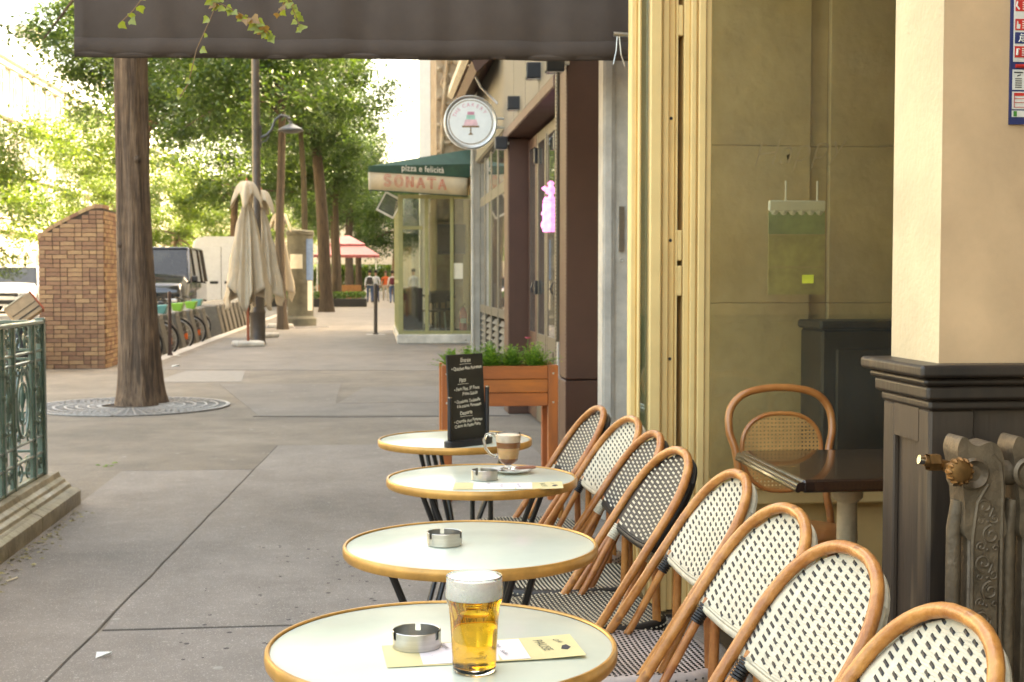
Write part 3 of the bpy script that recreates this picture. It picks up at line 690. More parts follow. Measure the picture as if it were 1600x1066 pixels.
t = thing('unseen_shade_block', 'unseen tall stone block added beyond the side street to shade the pavement', 'building', (12, 60, 0))  # unseen building added to keep sun off the pavement, docks and trees
b = MB(); b.box(8, 20, 39.6, 245, 0, 18); part('wall', b, facade_l, t, world=True); b = MB(); b.box(7.6, 8, 39.6, 245, 17.4, 18); part('cornice', b, white_stone, t, world=True)

# ================================================================== CAFÉ CORNER
YF5 = 5.16
t = thing('cafe_window_frame', 'tall cream yellow window frame of the café with folded leaf', 'window frame', (1.15, 5.3, 0))
b = MB()
b.cbox(.994, 1.022, YF5 + .0, YF5 + .05, .02, 3.3, .006); b.cbox(1.022, 1.034, YF5 - .02, YF5 + .2, .02, 3.3, .004)
part('leaf_stile', b, cream, t, world=True)
b = MB(); b.box(1.034, 1.066, YF5 + .012, YF5 + .018, .3, 3.2); part('leaf_glass', b, pane, t, world=True)
b = MB(); b.box(1.034, 1.066, YF5 + .03, YF5 + .2, .02, 3.3); part('leaf_back', b, mat('cream_pale', (.72, .62, .38), .35, var=.03), t, world=True)
b = MB(); b.cbox(1.066, 1.115, YF5 - .03, YF5 + .2, .02, 3.3, .006); b.cbox(1.121, 1.148, YF5 - .005, YF5 + .2, .02, 3.3, .004)
part('leaf_stile', b, cream, t, world=True)
b = MB(); b.cbox(1.149, 1.176, YF5 + .02, YF5 + .2, .02, 3.3, .003); part('bolt_rail', b, cream, t, world=True)
for z in (.55, 1.03, 1.50, 1.98, 2.46):
    b = MB(); b.lathe([(.0065, -.002), (.0065, .0), (.004, .001), (.0, .001)], 10, (1.160, YF5 + .0185, z), ax='Y'); part('screw_hole', b, black_plastic, t, world=True)
b = MB(); b.box(1.177, 1.183, YF5 + .0, YF5 + .2, .02, 3.3); part('edge_bead', b, cream, t, world=True)
b = MB(); b.box(1.184, 1.206, YF5 + .10, YF5 + .2, .02, 3.3); part('slot', b, mat('slot_brown', (.16, .09, .04), .7), t, world=True)
for z in (1.34, 1.48, 2.36):
    b = MB(); b.cbox(1.184, 1.204, YF5 + .0, YF5 + .1, z - .06, z + .06, .004); part('hinge', b, cream, t, world=True)
b = MB()
for (x0, x1, dy) in ((1.207, 1.232, 0), (1.232, 1.255, -.018), (1.255, 1.262, -.008), (1.262, 1.292, -.022), (1.292, 1.318, -.006)):
    b.cbox(x0, x1, YF5 + dy, YF5 + .2, .02, 3.3, .004)
part('jamb', b, cream, t, world=True)
b = MB(); b.cbox(1.318, 2.7, YF5 + .0, YF5 + .15, .44, .53, .008); b.cbox(1.318, 2.7, YF5 - .012, YF5 + .15, .505, .522, .004); b.cbox(1.318, 2.7, YF5 + .005, YF5 + .14, .03, .12, .008)
part('sill_rail', b, cream, t, world=True)
b = MB(); b.box(1.318, 2.7, YF5 + .05, YF5 + .1, .12, .44); part('lower_panel', b, cream, t, world=True)
b = MB(); b.box(1.318, 2.7, YF5 + .06, YF5 + .066, .53, 3.3); part('pane', b, pane_cafe, t, world=True)
b = MB(); b.box(1.0, 2.7, YF5 - .04, YF5 + .36, -.02, .018); part('threshold', b, darkwood, t, world=True)
# sticky note on the pane
single('sticky_note', MB().box(-.024, .024, -.0015, 0, -.017, .017), mat('note_yellow', (.6, .62, .06), .7), 'small yellow green sticky note on the café window pane', 'note', (1.735, YF5 + .059, 1.347))
# faint handwriting on the glass
M = frame((1.56, YF5 + .0585, 1.93), (1, 0, .12), (0, 0, 1)); me = text_mesh('Happy', .15, mat('faint_ochre', (.30, .22, .10), .8), shear=.45, bold=-.0035); me.transform(Matrix.Translation((1.68, YF5 + .058, 1.86)) @ Matrix.Rotation(R(90), 4, 'X') @ Matrix.Rotation(R(8), 4, 'Z'))
link('window_lettering', me, None, 'faint handwritten word Happy on the café window pane', 'lettering')
# wall behind the pane: large rendered blocks
t = thing('block_wall', 'olive brown rendered block wall seen through the café window', 'wall', (2, 6.2, 0))
xs = [1.4, 2.02, 2.11, 3.2]; zs = [0, 1.235, 1.966, 3.35]
for i in range(3):
    for j in range(3):
        b = MB(); b.cbox(xs[i] + .001, xs[i + 1] - .001, 6.05 + (.03 if i == 1 else 0), 6.5, zs[j] + .001, zs[j + 1] - .001, .003); part('wall_block', b, interior_wall, t, world=True)
b = MB(); b.box(1.41, 3.19, 6.1, 6.55, 0, 3.34); part('mortar_bed', b, mortar, t, world=True)
b = MB(); b.box(1.4, 3.2, 5.37, 6.05, 3.3, 3.36); b.box(2.9, 3.0, 5.37, 6.05, 0, 3.3); part('lobby_lining', b, interior_wall, t, world=True)
t = thing('dado_reflection', 'dark wood block added behind the café window for the reflected dado', 'cabinet', (2.4, 5.85, 0))  # added in place of the dark pillar dado mirrored in the glass
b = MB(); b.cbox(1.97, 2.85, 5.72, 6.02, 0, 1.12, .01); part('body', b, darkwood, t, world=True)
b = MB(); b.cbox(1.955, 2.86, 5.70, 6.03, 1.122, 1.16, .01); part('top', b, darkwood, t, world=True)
b = MB(); b.cbox(2.03, 2.4, 5.705, 5.722, .1, 1.04, .01); part('front_slab', b, darkwood, t, world=True)
# bar, rods and green panels added in place of a reflection in the glass
t = thing('window_reflection', 'added white bar and pale green panels in place of a café window reflection', 'reflection', (1.81, 5.6, 1.5))
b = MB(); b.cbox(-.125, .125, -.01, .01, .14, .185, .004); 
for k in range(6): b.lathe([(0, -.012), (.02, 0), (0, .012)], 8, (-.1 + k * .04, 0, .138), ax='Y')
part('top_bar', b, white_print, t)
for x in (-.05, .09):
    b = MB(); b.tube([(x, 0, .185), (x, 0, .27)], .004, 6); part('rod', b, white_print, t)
gc = mat('reflection_green', (.47, .43, .19), .6, var=.15, scale=9); gc2 = mat('reflection_green_dark', (.32, .42, .21), .6, var=.15, scale=9)  # reflected greens painted into flat panels
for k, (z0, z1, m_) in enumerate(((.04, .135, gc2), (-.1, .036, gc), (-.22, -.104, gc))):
    b = MB(); b.box(-.125, .125, -.002, .002, z0, z1); part('reflection_panel', b, m_, t)

# floor of the café
t = MB(); t.box(1.26, 5, -6, 5.1, -.01, .006); struct('floor', t, darkwood)
t = MB(); t.box(1.45, 5, -6, 5.9, 3.3, 3.35); struct('ceiling', t, beige)

# corner pillar
t = thing('corner_wall', 'beige plastered café wall end with dark wood dado and chair rail', 'wall', (1.8, 3.2, 0))
b = MB(); b.box(1.318, 5, 3.0, 3.29, 1.15, 3.3); part('plaster', b, beige, t, world=True)
pil = mat('pale_plaster', (.64, .50, .31), .8, var=.08, scale=2.5, bump=.3, detail=9)
b = MB(); b.box(1.3165, 1.3178, 3.0005, 3.2895, 1.15, 3.3); part('return_face', b, pil, t, world=True)
b = MB(); b.box(1.305, 5, 3.0, 3.26, 0, 1.06); b.cbox(1.293, 1.40, 2.985, 3.02, .0, 1.04, .004); b.cbox(1.290, 1.306, 2.99, 3.05, 0, 1.04, .004); b.cbox(1.290, 1.306, 3.2, 3.27, 0, 1.04, .004); b.box(1.29, 1.306, 3.05, 3.2, .96, 1.04)
b.box(1.298, 5, 2.992, 3.0, 0, .16)
part('dado', b, mat('dado_wood', (.085, .055, .034), .5, scale=6, stretch=(1, 1, .1), bump=.2, bscale=40, col2=(.035, .024, .016), speck=(9, .66, (.28, .19, .10), .45)), t, world=True)
for (x0, y0, z0, z1) in ((1.284, 2.975, 1.04, 1.065), (1.272, 2.96, 1.065, 1.1), (1.262, 2.95, 1.1, 1.118), (1.245, 2.93, 1.12, 1.15)):
    b = MB(); b.cbox(x0, 5, y0, 3.26 + (2.99 - y0), z0, z1, .006); part('rail_moulding', b, darkwood, t, world=True, bevel=.003)
# safety poster
t = thing('safety_poster', 'blue bordered safety notice with red pictograms on the beige wall', 'poster', (1.63, 2.99, 2.0))
navy = mat('poster_navy', (.02, .03, .12), .5); pr = mat('poster_red', (.62, .03, .02), .5); pw = mat('poster_white', (.72, .68, .58), .5)
z0p = 1.71
b = MB(); b.box(1.476, 1.8, 2.992, 2.998, z0p, 2.25); part('board', b, navy, t, world=True)
def pn(x0, x1, z0, z1, m_, y=2.9915, nm='panel', parent=None): b = MB(); b.box(x0, x1, y - .001, y, z0, z1); return part(nm, b, m_, parent or t, world=True)
p1 = pn(1.482, 1.79, 1.855, 2.20, pw)
for k, z in enumerate((1.865, 1.897, 1.928, 1.972)):
    q = pn(1.485, 1.511, z, z + .026, navy if k == 1 else pr, 2.990, 'pictogram', p1)
    b = MB()
    if k == 3: b.tube([(1.489, 2.9885, z + .022), (1.487, 2.9885, z + .012), (1.494, 2.9885, z + .004)], .0022, 5)
    if k == 2: b.prism([(1.488, z + .003), (1.496, z + .003), (1.497, z + .013), (1.492, z + .014), (1.491, z + .021), (1.489, z + .021)], 2.988, 2.989, 'Y')
    if k == 1: b.tube([(1.494, 2.9885, z + .004), (1.498, 2.9885, z + .01), (1.497, 2.9885, z + .017), (1.503, 2.9885, z + .014)], .0016, 5); b.tube([(1.498, 2.9885, z + .01), (1.504, 2.9885, z + .005)], .0016, 5); b.lathe([(0, -.001), (.0022, 0), (0, .001)], 8, (1.500, 2.9885, z + .021), ax='Y')
    if k == 0: b.tube([(1.490, 2.9885, z + .005), (1.491, 2.9885, z + .02)], .0028, 6); b.tube([(1.493, 2.9885, z + .021), (1.497, 2.9885, z + .018)], .001, 5)
    for j in range(4): b.box(1.502, 1.508, 2.988, 2.989, z + .004 + j * .005, z + .0065 + j * .005)
    part('symbol', b, pw, p1, world=True)
b = MB(); b.tube([(1.488, 2.9895, 1.845), (1.79, 2.9895, 1.845)], .0045, 8); part('red_bar', b, pr, t, world=True)
for k in range(3):
    q = pn(1.481 + k * .034, 1.511 + k * .034, 1.79, 1.837, pw, parent=t)
    b = MB(); 
    for j in range(5): b.box(1.487 + k * .034, 1.503 + k * .034, 2.9885, 2.9895, 1.795 + j * .005, 1.7965 + j * .005)
    b.box(1.484 + k * .034, 1.506 + k * .034, 2.9885, 2.9895, 1.829, 1.8315); b.tube([(1.492 + k * .034, 2.989, 1.822), (1.5 + k * .034, 2.989, 1.825)], .0012, 4); part('fine_print', b, dark_int, t, world=True)
pn(1.481, 1.79, 1.745, 1.786, pw); pn(1.485, 1.79, 1.776, 1.783, pr, 2.990)
b = MB(); b.box(1.485, 1.4862, 2.9885, 2.9895, 1.749, 1.783)
for z in (1.749, 1.76, 1.769): b.box(1.485, 1.79, 2.9885, 2.9895, z, z + .0012)
part('table_lines', b, pr, t, world=True)
pn(1.481, 1.79, 1.727, 1.742, pw); pn(1.4845, 1.4925, 1.7285, 1.7405, mat('poster_green', (.05, .25, .03), .5), 2.990)

# ------------------------------------------------------------------ radiator
t = thing('cast_iron_radiator', 'old ornate cast iron radiator with scrollwork against the dark dado', 'radiator', (1.6, 2.8, 0))
def smooth2(pts, n=5):
    out = []; k = len(pts)
    for i in range(k):
        p0, p1, p2, p3 = [Vector(pts[(i + j - 1) % k]) for j in range(4)]
        for q in range(n):
            u = q / n; out.append(tuple(.5 * ((2 * p1) + (p2 - p0) * u + (2 * p0 - 5 * p1 + 4 * p2 - p3) * u * u + (3 * p1 - p0 - 3 * p2 + p3) * u ** 3)))
    return out
def section(parent, x):
    s = MB()
    s.tube([(x + .014, 2.80, .12), (x + .014, 2.80, .80), (x + .024, 2.80, .86)], .0165, 12)
    crown = [(x + .030, .78), (x + .024, .84), (x + .018, .90), (x + .010, .945), (x + .004, .975), (x + .012, 1.0), (x + .024, 1.003), (x + .036, .990), (x + .052, .984), (x + .068, .990), (x + .084, .992), (x + .098, .982), (x + .108, .962), (x + .113, .93), (x + .113, .85), (x + .113, .78)]
    s.prism(smooth2(crown, 4), 2.765, 2.84, 'Y')
    for (z0, z1) in ((.10, .79),): s.cbox(x + .037, x + .113, 2.768, 2.838, z0, z1, .012)
    s.tube([(x + .030, 2.80, .10), (x + .1, 2.80, .13)], .03, 10)
    s.lathe([(.032, -.004), (.036, -.016), (.030, -.022), (.024, -.014), (.018, -.010), (0, -.012)], 26, (x + .036, 2.768, .925), ax='Y')
    s.tube([(x + .108, 2.767, .14), (x + .109, 2.767, .9), (x + .103, 2.767, .945), (x + .085, 2.767, .965)], .005, 6); s.tube([(x + .042, 2.766, .14), (x + .042, 2.766, .78), (x + .052, 2.766, .86), (x + .075, 2.766, .90)], .005, 6)
    for i in range(11):
        z = .85 - i * .062; sg = 1 if i % 2 else -1; cx = x + .076
        scroll(s, (cx + sg * .008, 2.7655, z), .021, 1.35, R(90 if i % 2 else 270), .0034, sgn=sg, n=20)
        scroll(s, (cx - sg * .014, 2.7655, z - .026), .012, 1.2, R(200), .0026, sgn=-sg, n=12); scroll(s, (cx + sg * .018, 2.7655, z - .03), .008, 1.1, R(20), .0022, sgn=sg, n=10)
        s.lathe([(0, -.003), (.004, 0), (0, .003)], 6, (cx, 2.765, z - .033), ax='Y')
        s.tube([(cx + sg * .01, 2.7655, z + .02), (cx - sg * .012, 2.7655, z - .002), (cx - sg * .004, 2.7655, z - .022)], .0028, 5)
    for k in range(6): s.tube(arc((x + .078, 2.767, .925), .008 + k * .005, 10, 165, 8), .0018, 4)
    return part('section', s, iron, parent, world=True, smooth=True)
for k in range(4): section(t, 1.255 + k * .126)
b = MB(); b.tube([(1.26, 2.8, .16), (1.75, 2.8, .16)], .03, 10); b.tube([(1.26, 2.8, .92), (1.75, 2.8, .92)], .028, 10); part('header_pipe', b, iron, t, world=True, smooth=True)
b = MB(); b.lathe([(0, .0), (.018, 0), (.027, .006), (.027, .022), (.02, .03), (0.012, .034), (0, .034)], 20, (1.241, 2.70, .937), ax='Y')
# fluted knob petals
for k in range(12):
    a = 2 * math.pi * k / 12; b.lathe([(0, -.004), (.0065, .006), (.0065, .02), (0, .028)], 6, (1.241 + .0245 * math.cos(a), 2.70, .937 + .0245 * math.sin(a)), ax='Y')
part('valve_knob', b, brass_dk, t, world=True, smooth=True)
b = MB(); b.tube([(1.19, 2.78, .952), (1.255, 2.78, .937)], .012, 10); b.tube([(1.241, 2.73, .937), (1.241, 2.79, .937)], .012, 8); b.lathe([(.02, -.012), (.02, .012), (.016, .016)], 6, (1.21, 2.78, .948), ax='X'); part('valve_body', b, brass_dk, t, world=True, smooth=True)
b = MB(); b.tube([(1.178, 2.78, .955), (1.196, 2.78, .951)], .0105, 10); part('valve_cap', b, chrome, t, world=True, smooth=True)

# ------------------------------------------------------------------ indoor table and bentwood chairs
t = thing('cafe_table', 'dark polished wooden table on a cream turned pedestal by the window', 'table', (1.6, 4.12, 0))
b = MB(); b.cbox(1.262, 1.98, 3.82, 4.50, .71, .75, .006); part('tabletop', b, tablewood, t, world=True, bevel=.006)
b = MB(); b.tube([(1.252, 3.81, .73), (1.262, 4.51, .73)], .014, 10); b.tube([(1.244, 3.81, .722), (1.252, 4.51, .722)], .009, 8); part('edge_moulding', b, tablewood, t, world=True, smooth=True)
b = MB(); b.lathe([(.24, 0), (.24, .03), (.07, .07), (.045, .12), (.03, .2), (.036, .36), (.045, .40), (.045, .42), (.034, .44), (.032, .62), (.05, .635), (.05, .66), (.03, .67), (.06, .71)], 20, (1.53, 4.18, 0)); part('pedestal', b, mat('cream_turned', (.72, .58, .36), .5), t, world=True, smooth=20)
def bent_chair(x, y, rz, lb):
    t = thing('bentwood_chair', lb, 'chair', (x, y, 0), rz, group='bentwood chairs inside the café')
    wood = MATS.get('bentwood') or mat('bentwood', (.5, .20, .055), .35, scale=10, col2=(.36, .12, .03), coat=.4)
    pts = [(-.17, -.03, 0), (-.18, 0, .42), (-.165, .01, .55), (-.178, .03, .7), (-.198, .05, .78), (-.19, .065, .86), (-.14, .07, .915), (-.05, .075, .937), (.05, .075, .937), (.14, .07, .915), (.19, .065, .86), (.198, .05, .78), (.178, .03, .7), (.165, .01, .55), (.18, 0, .42), (.17, -.03, 0)]
    sp = []
    for i in range(len(pts) - 1):
        p0, p1, p2, p3 = (Vector(pts[max(i - 1, 0)]), Vector(pts[i]), Vector(pts[i + 1]), Vector(pts[min(i + 2, len(pts) - 1)]))
        for k in range(5):
            u = k / 5; sp.append(.5 * ((2 * p1) + (p2 - p0) * u + (2 * p0 - 5 * p1 + 4 * p2 - p3) * u * u + (3 * p1 - p0 - 3 * p2 + p3) * u ** 3))
    sp.append(Vector(pts[-1])); b = MB(); b.tube(sp, .0145, 10); part('bent_frame', b, wood, t, smooth=True)
    # oval cane panel: frame and woven cane
    def ov(r, n=36):
        out = []
        for i in range(n):
            a = 2 * math.pi * i / n; cx, cz = math.cos(a), math.sin(a)
            x_ = .152 * abs(cx) ** .8 * (1 if cx > 0 else -1) * r; z_ = (.13 if cz > 0 else .16) * abs(cz) ** .9 * (1 if cz > 0 else -1) * r
            out.append((x_, .03 + .15 * (z_ + .16) * .4 + .0, .715 + z_))
        return out
    b = MB(); b.tube(ov(1), .0085, 8, closed=True); part('cane_ring', b, wood, t, smooth=True)
    cane = MATS.get('cane') or mat('cane', (.55, .30, .10), .55)
    b = MB(); q = .0145
    def yy(z_): return .03 + .06 * (z_ - .555)
    for i in range(-10, 11):
        x_ = i * q
        if abs(x_) < .148:
            hh = (1 - (abs(x_) / .152) ** 2.4) ** .5; z0_, z1_ = .715 - .155 * hh, .715 + .125 * hh
            b.box(x_ - .0042, x_ + .0042, -.001, .001, z0_, z1_, 0, Matrix.Translation((0, yy(.715), 0)) @ Matrix(((1, 0, 0, 0), (0, 1, .06, -.0429), (0, 0, 1, 0), (0, 0, 0, 1))))
    for i in range(-10, 9):
        z_ = i * q; H_ = .16 if z_ < 0 else .13
        if abs(z_) < H_ - .005:
            ww = .15 * (1 - (abs(z_) / H_) ** 2.2) ** .5; zz = .715 + z_
            b.box(-ww, ww, yy(zz) - .0022, yy(zz) - .0008, zz - .0042, zz + .0042)
    part('cane_weave', b, cane, t, kind='stuff')
    b = MB(); b.lathe([(0, .455), (.18, .455), (.2, .45), (.2, .425), (.17, .42), (0, .42)], 28, (0, -.19, 0)); part('seat', b, wood, t, smooth=True)
    for sx in (-1, 1):
        b = MB(); b.tube([(sx * .13, -.33, .43), (sx * .155, -.36, 0)], [.014, .011], 8); part('leg', b, wood, t, smooth=True)
    return t
bent_chair(1.508, 4.78, 0, 'orange brown bentwood chair with oval cane back behind the dark table')
bent_chair(1.60, 3.52, R(182), 'bentwood chair mostly hidden behind the dark wood pillar')

# ------------------------------------------------------------------ canopy over the terrace
t = thing('terrace_awning', 'dark charcoal canvas awning whose long flap crosses the top of the view', 'awning', (0, 6.0, 2.8))
b = MB(); n = 60; vs = []
for i in range(n + 1):
    x = -1.497 + (1.36 + 1.497) * i / n; w = .016 * math.sin(i * .55) * math.sin(i * .13 + 1) + .008 * math.sin(i * 1.3)
    zb = 2.463 + .028 * i / n - .006 * math.sin(i * .21) ** 2
    for j, z in enumerate((zb, zb + .03, zb + .085, zb + .09, 2.95)):
        vs.append((x, 6.9 + w - (.020 if j in (1,) else 0) - (.010 if j == 2 else 0), z))
b.add(vs, [(i * 5 + j, i * 5 + 5 + j, i * 5 + 6 + j, i * 5 + 1 + j) for i in range(n) for j in range(4)])
o = part('end_flap', b, valance_m, t, smooth=60, world=True); sm = o.modifiers.new('thick', 'SOLIDIFY'); sm.thickness = .008
b = MB(); b.tube([(vs[i * 5][0], vs[i * 5][1], vs[i * 5][2] + .012) for i in range(0, n + 1, 4)], .016, 8); part('hem_roll', b, valance_m, t, smooth=True, world=True)
b = MB(); b.prism([(-1.5, 2.96), (1.30, 3.28), (1.30, 3.30), (-1.5, 2.98)], 6.92, 8.9, 'Y'); part('canopy', b, valance_m, t, world=True)
b = MB(); b.tube([(1.30, 6.8, 2.60), (1.22, 6.8, 2.605)], .012, 8); b.tube([(1.24, 6.8, 2.6), (1.235, 6.8, 2.52), (1.22, 6.8, 2.45)], .003, 5); b.tube([(1.25, 6.8, 2.6), (1.26, 6.8, 2.5), (1.28, 6.8, 2.44)], .003, 5); part('cord_bracket', b, steel, t, world=True)

# ================================================================== BISTRO TABLES
def bistro_table(x, y, rz, lb):
    t = thing('bistro_table', lb, 'table', (x, y, 0), rz, group='round bistro tables on the terrace')
    b = MB(); b.lathe([(0, .7195), (.291, .7195), (.2935, .7185), (.2935, .70), (0, .70)], 72); part('tabletop', b, laminate, t, smooth=True)
    b = MB(); b.lathe([(.2925, .7205), (.2945, .7235), (.2985, .7235), (.301, .720), (.302, .711), (.301, .701), (.298, .697), (.288, .697), (.288, .70)], 72); part('edge_band', b, brass, t, smooth=50)
    b = MB(); b.lathe([(.20, .683), (.20, .689), (.17, .689), (.17, .683), (.20, .683)], 36); part('leg_ring', b, blackmetal, t, smooth=True)
    for k in range(3):
        a = 2 * math.pi * k / 3 + .5; ca, sa = math.cos(a), math.sin(a)
        for s in (-1, 1):
            pts = []
            for (r, z) in ((.20, .686), (.165, .60), (.115, .47), (.075, .36), (.068, .31), (.09, .23), (.16, .10), (.215, 0)):
                w = s * (.030 if z > .3 else .02)
                pts.append((r * ca - w * sa, r * sa + w * ca, z))
            b = MB(); b.tube(pts, .0085, 8); part('leg', b, blackmetal, t, smooth=True)
    b = MB(); b.lathe([(.078, .325), (.084, .33), (.084, .338), (.078, .343), (.072, .334), (.078, .325)], 24); part('waist_ring', b, blackmetal, t, smooth=True)
    return t
bistro_table(.11, 2.26, .1, 'nearest round bistro table, holding the beer glass')
bistro_table(.22, 3.115, .6, 'second nearest bistro table, empty but for one steel ashtray')
bistro_table(.33, 4.16, 1.0, 'third bistro table, with the glass coffee mug and ashtray')
bistro_table(.305, 5.17, 1.5, 'farthest bistro table, carrying the chalkboard menu stand')
ZT = .7197
# ashtrays
def ashtray(x, y, rz, lb):
    n = 54; r = .0415
    def notch(i, j):
        a = (j + .5) / n * 360
        w = any(abs((a - c + 180) % 360 - 180) < 7.5 for c in (0, 120, 240))
        w2 = any(abs((a - c + 180) % 360 - 180) < 4 for c in (0, 120, 240))
        return (w and i in (3, 4, 5)) or (w2 and i in (2, 6))
    prof = [(0, 0), (r - .003, 0), (r, .003), (r, .019), (r, .031), (r - .002, .031), (r - .002, .019), (r - .002, .003), (0, .0025)]
    prof = [(0, 0), (r - .003, 0), (r, .003), (r, .019), (r, .023), (r, .031), (r - .0012, .032)] + [(r - .0022, .031), (r - .0022, .023), (r - .0022, .019), (r - .0022, .004), (0, .0025)]
    def notch2(i, j):
        a = (j + .5) / n * 360; d = min(abs((a - c + 180) % 360 - 180) for c in (0, 120, 240))
        return (d < 7.5 and 4 <= i <= 7) or (d < 4.5 and i in (3, 8))
    b = MB(); b.lathe(prof, n, skip=notch2)
    return single('ashtray', b, steel, lb, 'ashtray', (x, y, ZT), rz=rz, smooth=True, group='round steel ashtrays')
ashtray(.066, 2.245, R(85), 'round brushed steel ashtray beside the beer glass on the nearest table')
ashtray(.158, 3.115, R(95), 'round steel ashtray alone on the second table')
ashtray(.335, 4.12, R(110), 'round steel ashtray in front of the coffee mug')

# beer
t = thing('beer_glass', 'full pint glass of golden lager with white foam on the nearest table', 'beer', (.154, 2.10, ZT))
gl = mat_glass('clear_glass', (.97, .98, .97), 0, 1.45)
pr = [(0, 0), (.030, 0), (.0345, .003), (.0352, .01), (.0365, .045), (.039, .085), (.0418, .108), (.0452, .116), (.0462, .124), (.0462, .130), (.0450, .137), (.0450, .1545), (.0443, .156)]
inn = [(.0432, .1545), (.0432, .137), (.0444, .130), (.0444, .124), (.0434, .117), (.0400, .109), (.0372, .085), (.0346, .045), (.033, .014), (.031, .010), (0, .009)]
b = MB(); b.lathe(pr + inn, 56); part('glass', b, gl, t, smooth=60)
beer_m = mat_glass('lager', (1.0, .57, .055), 0, 1.34)
lq = [(0, .0088), (.0312, .0096), (.0334, .014), (.0349, .045), (.0375, .085), (.0403, .109), (.0436, .1170), (.0444, .1205), (0, .1205)]
b = MB(); b.lathe(lq, 56); part('beer', b, beer_m, t, smooth=60)
foam_m = mat('foam', (.96, .92, .82), .7, var=.04, scale=120, bump=.5, bscale=500); foam_m.node_tree.nodes['Principled BSDF'].inputs['Subsurface Weight'].default_value = .3; foam_m.node_tree.nodes['Principled BSDF'].inputs['Subsurface Scale'].default_value = .01
b = MB(); b.lathe([(0, .1208), (.0444, .1208), (.0447, .124), (.0447, .131), (.0434, .138), (.0434, .1515), (.040, .1532), (.02, .1542), (0, .1545)], 56)
part('foam', b, foam_m, t, smooth=60)
b = MB(); rr = random.Random(2)
for i in range(90):
    a = rr.uniform(0, 6.3); r = rr.uniform(.01, .033); z = rr.uniform(.02, .125); q = rr.uniform(.0003, .0007)
    b.lathe([(0, -q), (q * .8, -q * .5), (q * .8, q * .5), (0, q)], 6, (r * math.cos(a), r * math.sin(a), z))
part('bubbles', b, foam_m, t, kind='stuff')

# menu flyers
fl_y = mat('flyer_yellow', (.62, .53, .27), .6, var=.04); fl_w = mat('flyer_white', (.72, .66, .68), .6, var=.04); ink = mat('ink', (.04, .035, .045), .7)
def flyer(x, y, rz, lb, w=.33, h=.13):
    t = thing('menu_flyer', lb, 'flyer', (x, y, ZT), rz, group='yellow menu flyers')
    b = MB(); n = 14; vs = []
    for i in range(n + 1):
        u = -w / 2 + w * i / n; z = .0010 + .0022 * (i / n) ** 3 * 2 + .0004 * math.sin(i)
        vs += [(u, -h / 2, z), (u, h / 2, z + .0004)]
    b.add(vs, [(2 * i, 2 * i + 2, 2 * i + 3, 2 * i + 1) for i in range(n)]); o = part('sheet', b, fl_y, t); s = o.modifiers.new('t', 'SOLIDIFY'); s.thickness = .0005
    b = MB(); vs = []
    for i in range(n + 1):
        u = -w * .32 + w * .54 * i / n; q = (u + w / 2) / w; z = .0010 + .0044 * q ** 3 + .0009
        vs += [(u, -h / 2 + .006, z), (u, h / 2 - .006, z + .0004)]
    b.add(vs, [(2 * i, 2 * i + 2, 2 * i + 3, 2 * i + 1) for i in range(n)]); part('white_panel', b, fl_w, t)
    for k, (tx, ty, sz, s) in enumerate(((-.06, .035, .011, 'Bières'), (-.02, .012, .009, 'Vins'), (-.02, -.018, .009, 'Cafés'), (.03, .02, .009, 'Thés'), (.035, -.022, .009, 'Sodas'), (-.085, -.03, .010, '·  ·  ·'))):
        put_text(s, sz * 1.25, ink, t, Matrix.Translation((tx, ty, .0048)) @ Matrix.Rotation(R(-75), 4, 'Z'))
    put_text('PAUSE', .024, mat('ink_soft', (.16, .15, .1), .7) if 'ink_soft' not in MATS else MATS['ink_soft'], t, Matrix.Translation((w * .32, .01, .0050)) @ Matrix.Rotation(R(-82), 4, 'Z'))
    put_text('Café', .013, ink, t, Matrix.Translation((w * .41, .03, .0060)) @ Matrix.Rotation(R(-70), 4, 'Z'), shear=.3)
    b = MB(); b.prism([(w * .40, -.02), (w * .43, -.026), (w * .455, -.012), (w * .44, .004), (w * .415, -.002)], .0058, .0062, 'Z'); part('cup_drawing', b, ink, t)
    return t
flyer(.175, 2.205, R(4), 'yellow printed menu flyer lying under the beer glass')
flyer(.395, 3.975, R(-6), 'yellow printed menu flyer on the third table near its right edge', .33, .13)

# chalkboard menu
t = thing('menu_chalkboard', 'small table chalkboard menu with French dishes in a black stand', 'menu board', (.345, 4.985, ZT), R(40))
b = MB(); pts = []
base = []
for i in range(28):
    a = 2 * math.pi * i / 28; base.append((.118 * math.copysign(abs(math.cos(a)) ** .6, math.cos(a)), .034 * math.copysign(abs(math.sin(a)) ** .8, math.sin(a))))
b.prism(base, 0, .024, 'Z'); part('base', b, black_plastic, t, bevel=.004)
for x, h in ((-.098, .185), (.098, .215)):
    b = MB(); b.tube([(x, 0, .02), (x, 0, h)], .0085, 12); part('post', b, black_plastic, t, smooth=50)
    b = MB(); b.lathe([(.009, 0), (.009, .004), (0, .0045)], 12, (x, 0, h)); part('post_cap', b, chrome, t, smooth=True)
TM = Matrix.Rotation(R(-4), 4, 'X')
b = MB(); b.cbox(-.094, .094, -.004, .004, .022, .345, .0015, 0, TM); board = part('board', b, chalkboard, t)
lines = [('Entrée', 0, .322, .022), ('• Quiches Aux Poireaux', .004, .292, .018), ('Plats', -.02, .247, .022), ('• Faux Filet, 3P Roux', 0, .215, .0175), ('Frites-Salade', .015, .196, .0175),
         ('• Omelette, Tagliatelle', 0, .168, .0165), ('à la crème, Parmesan', .008, .151, .0165), ('Desserts', -.01, .124, .02), ('• Crumble Aux Pommes', 0, .094, .0165), ('Crème de Petite Poire', -.005, .077, .0165)]
rr = random.Random(9)
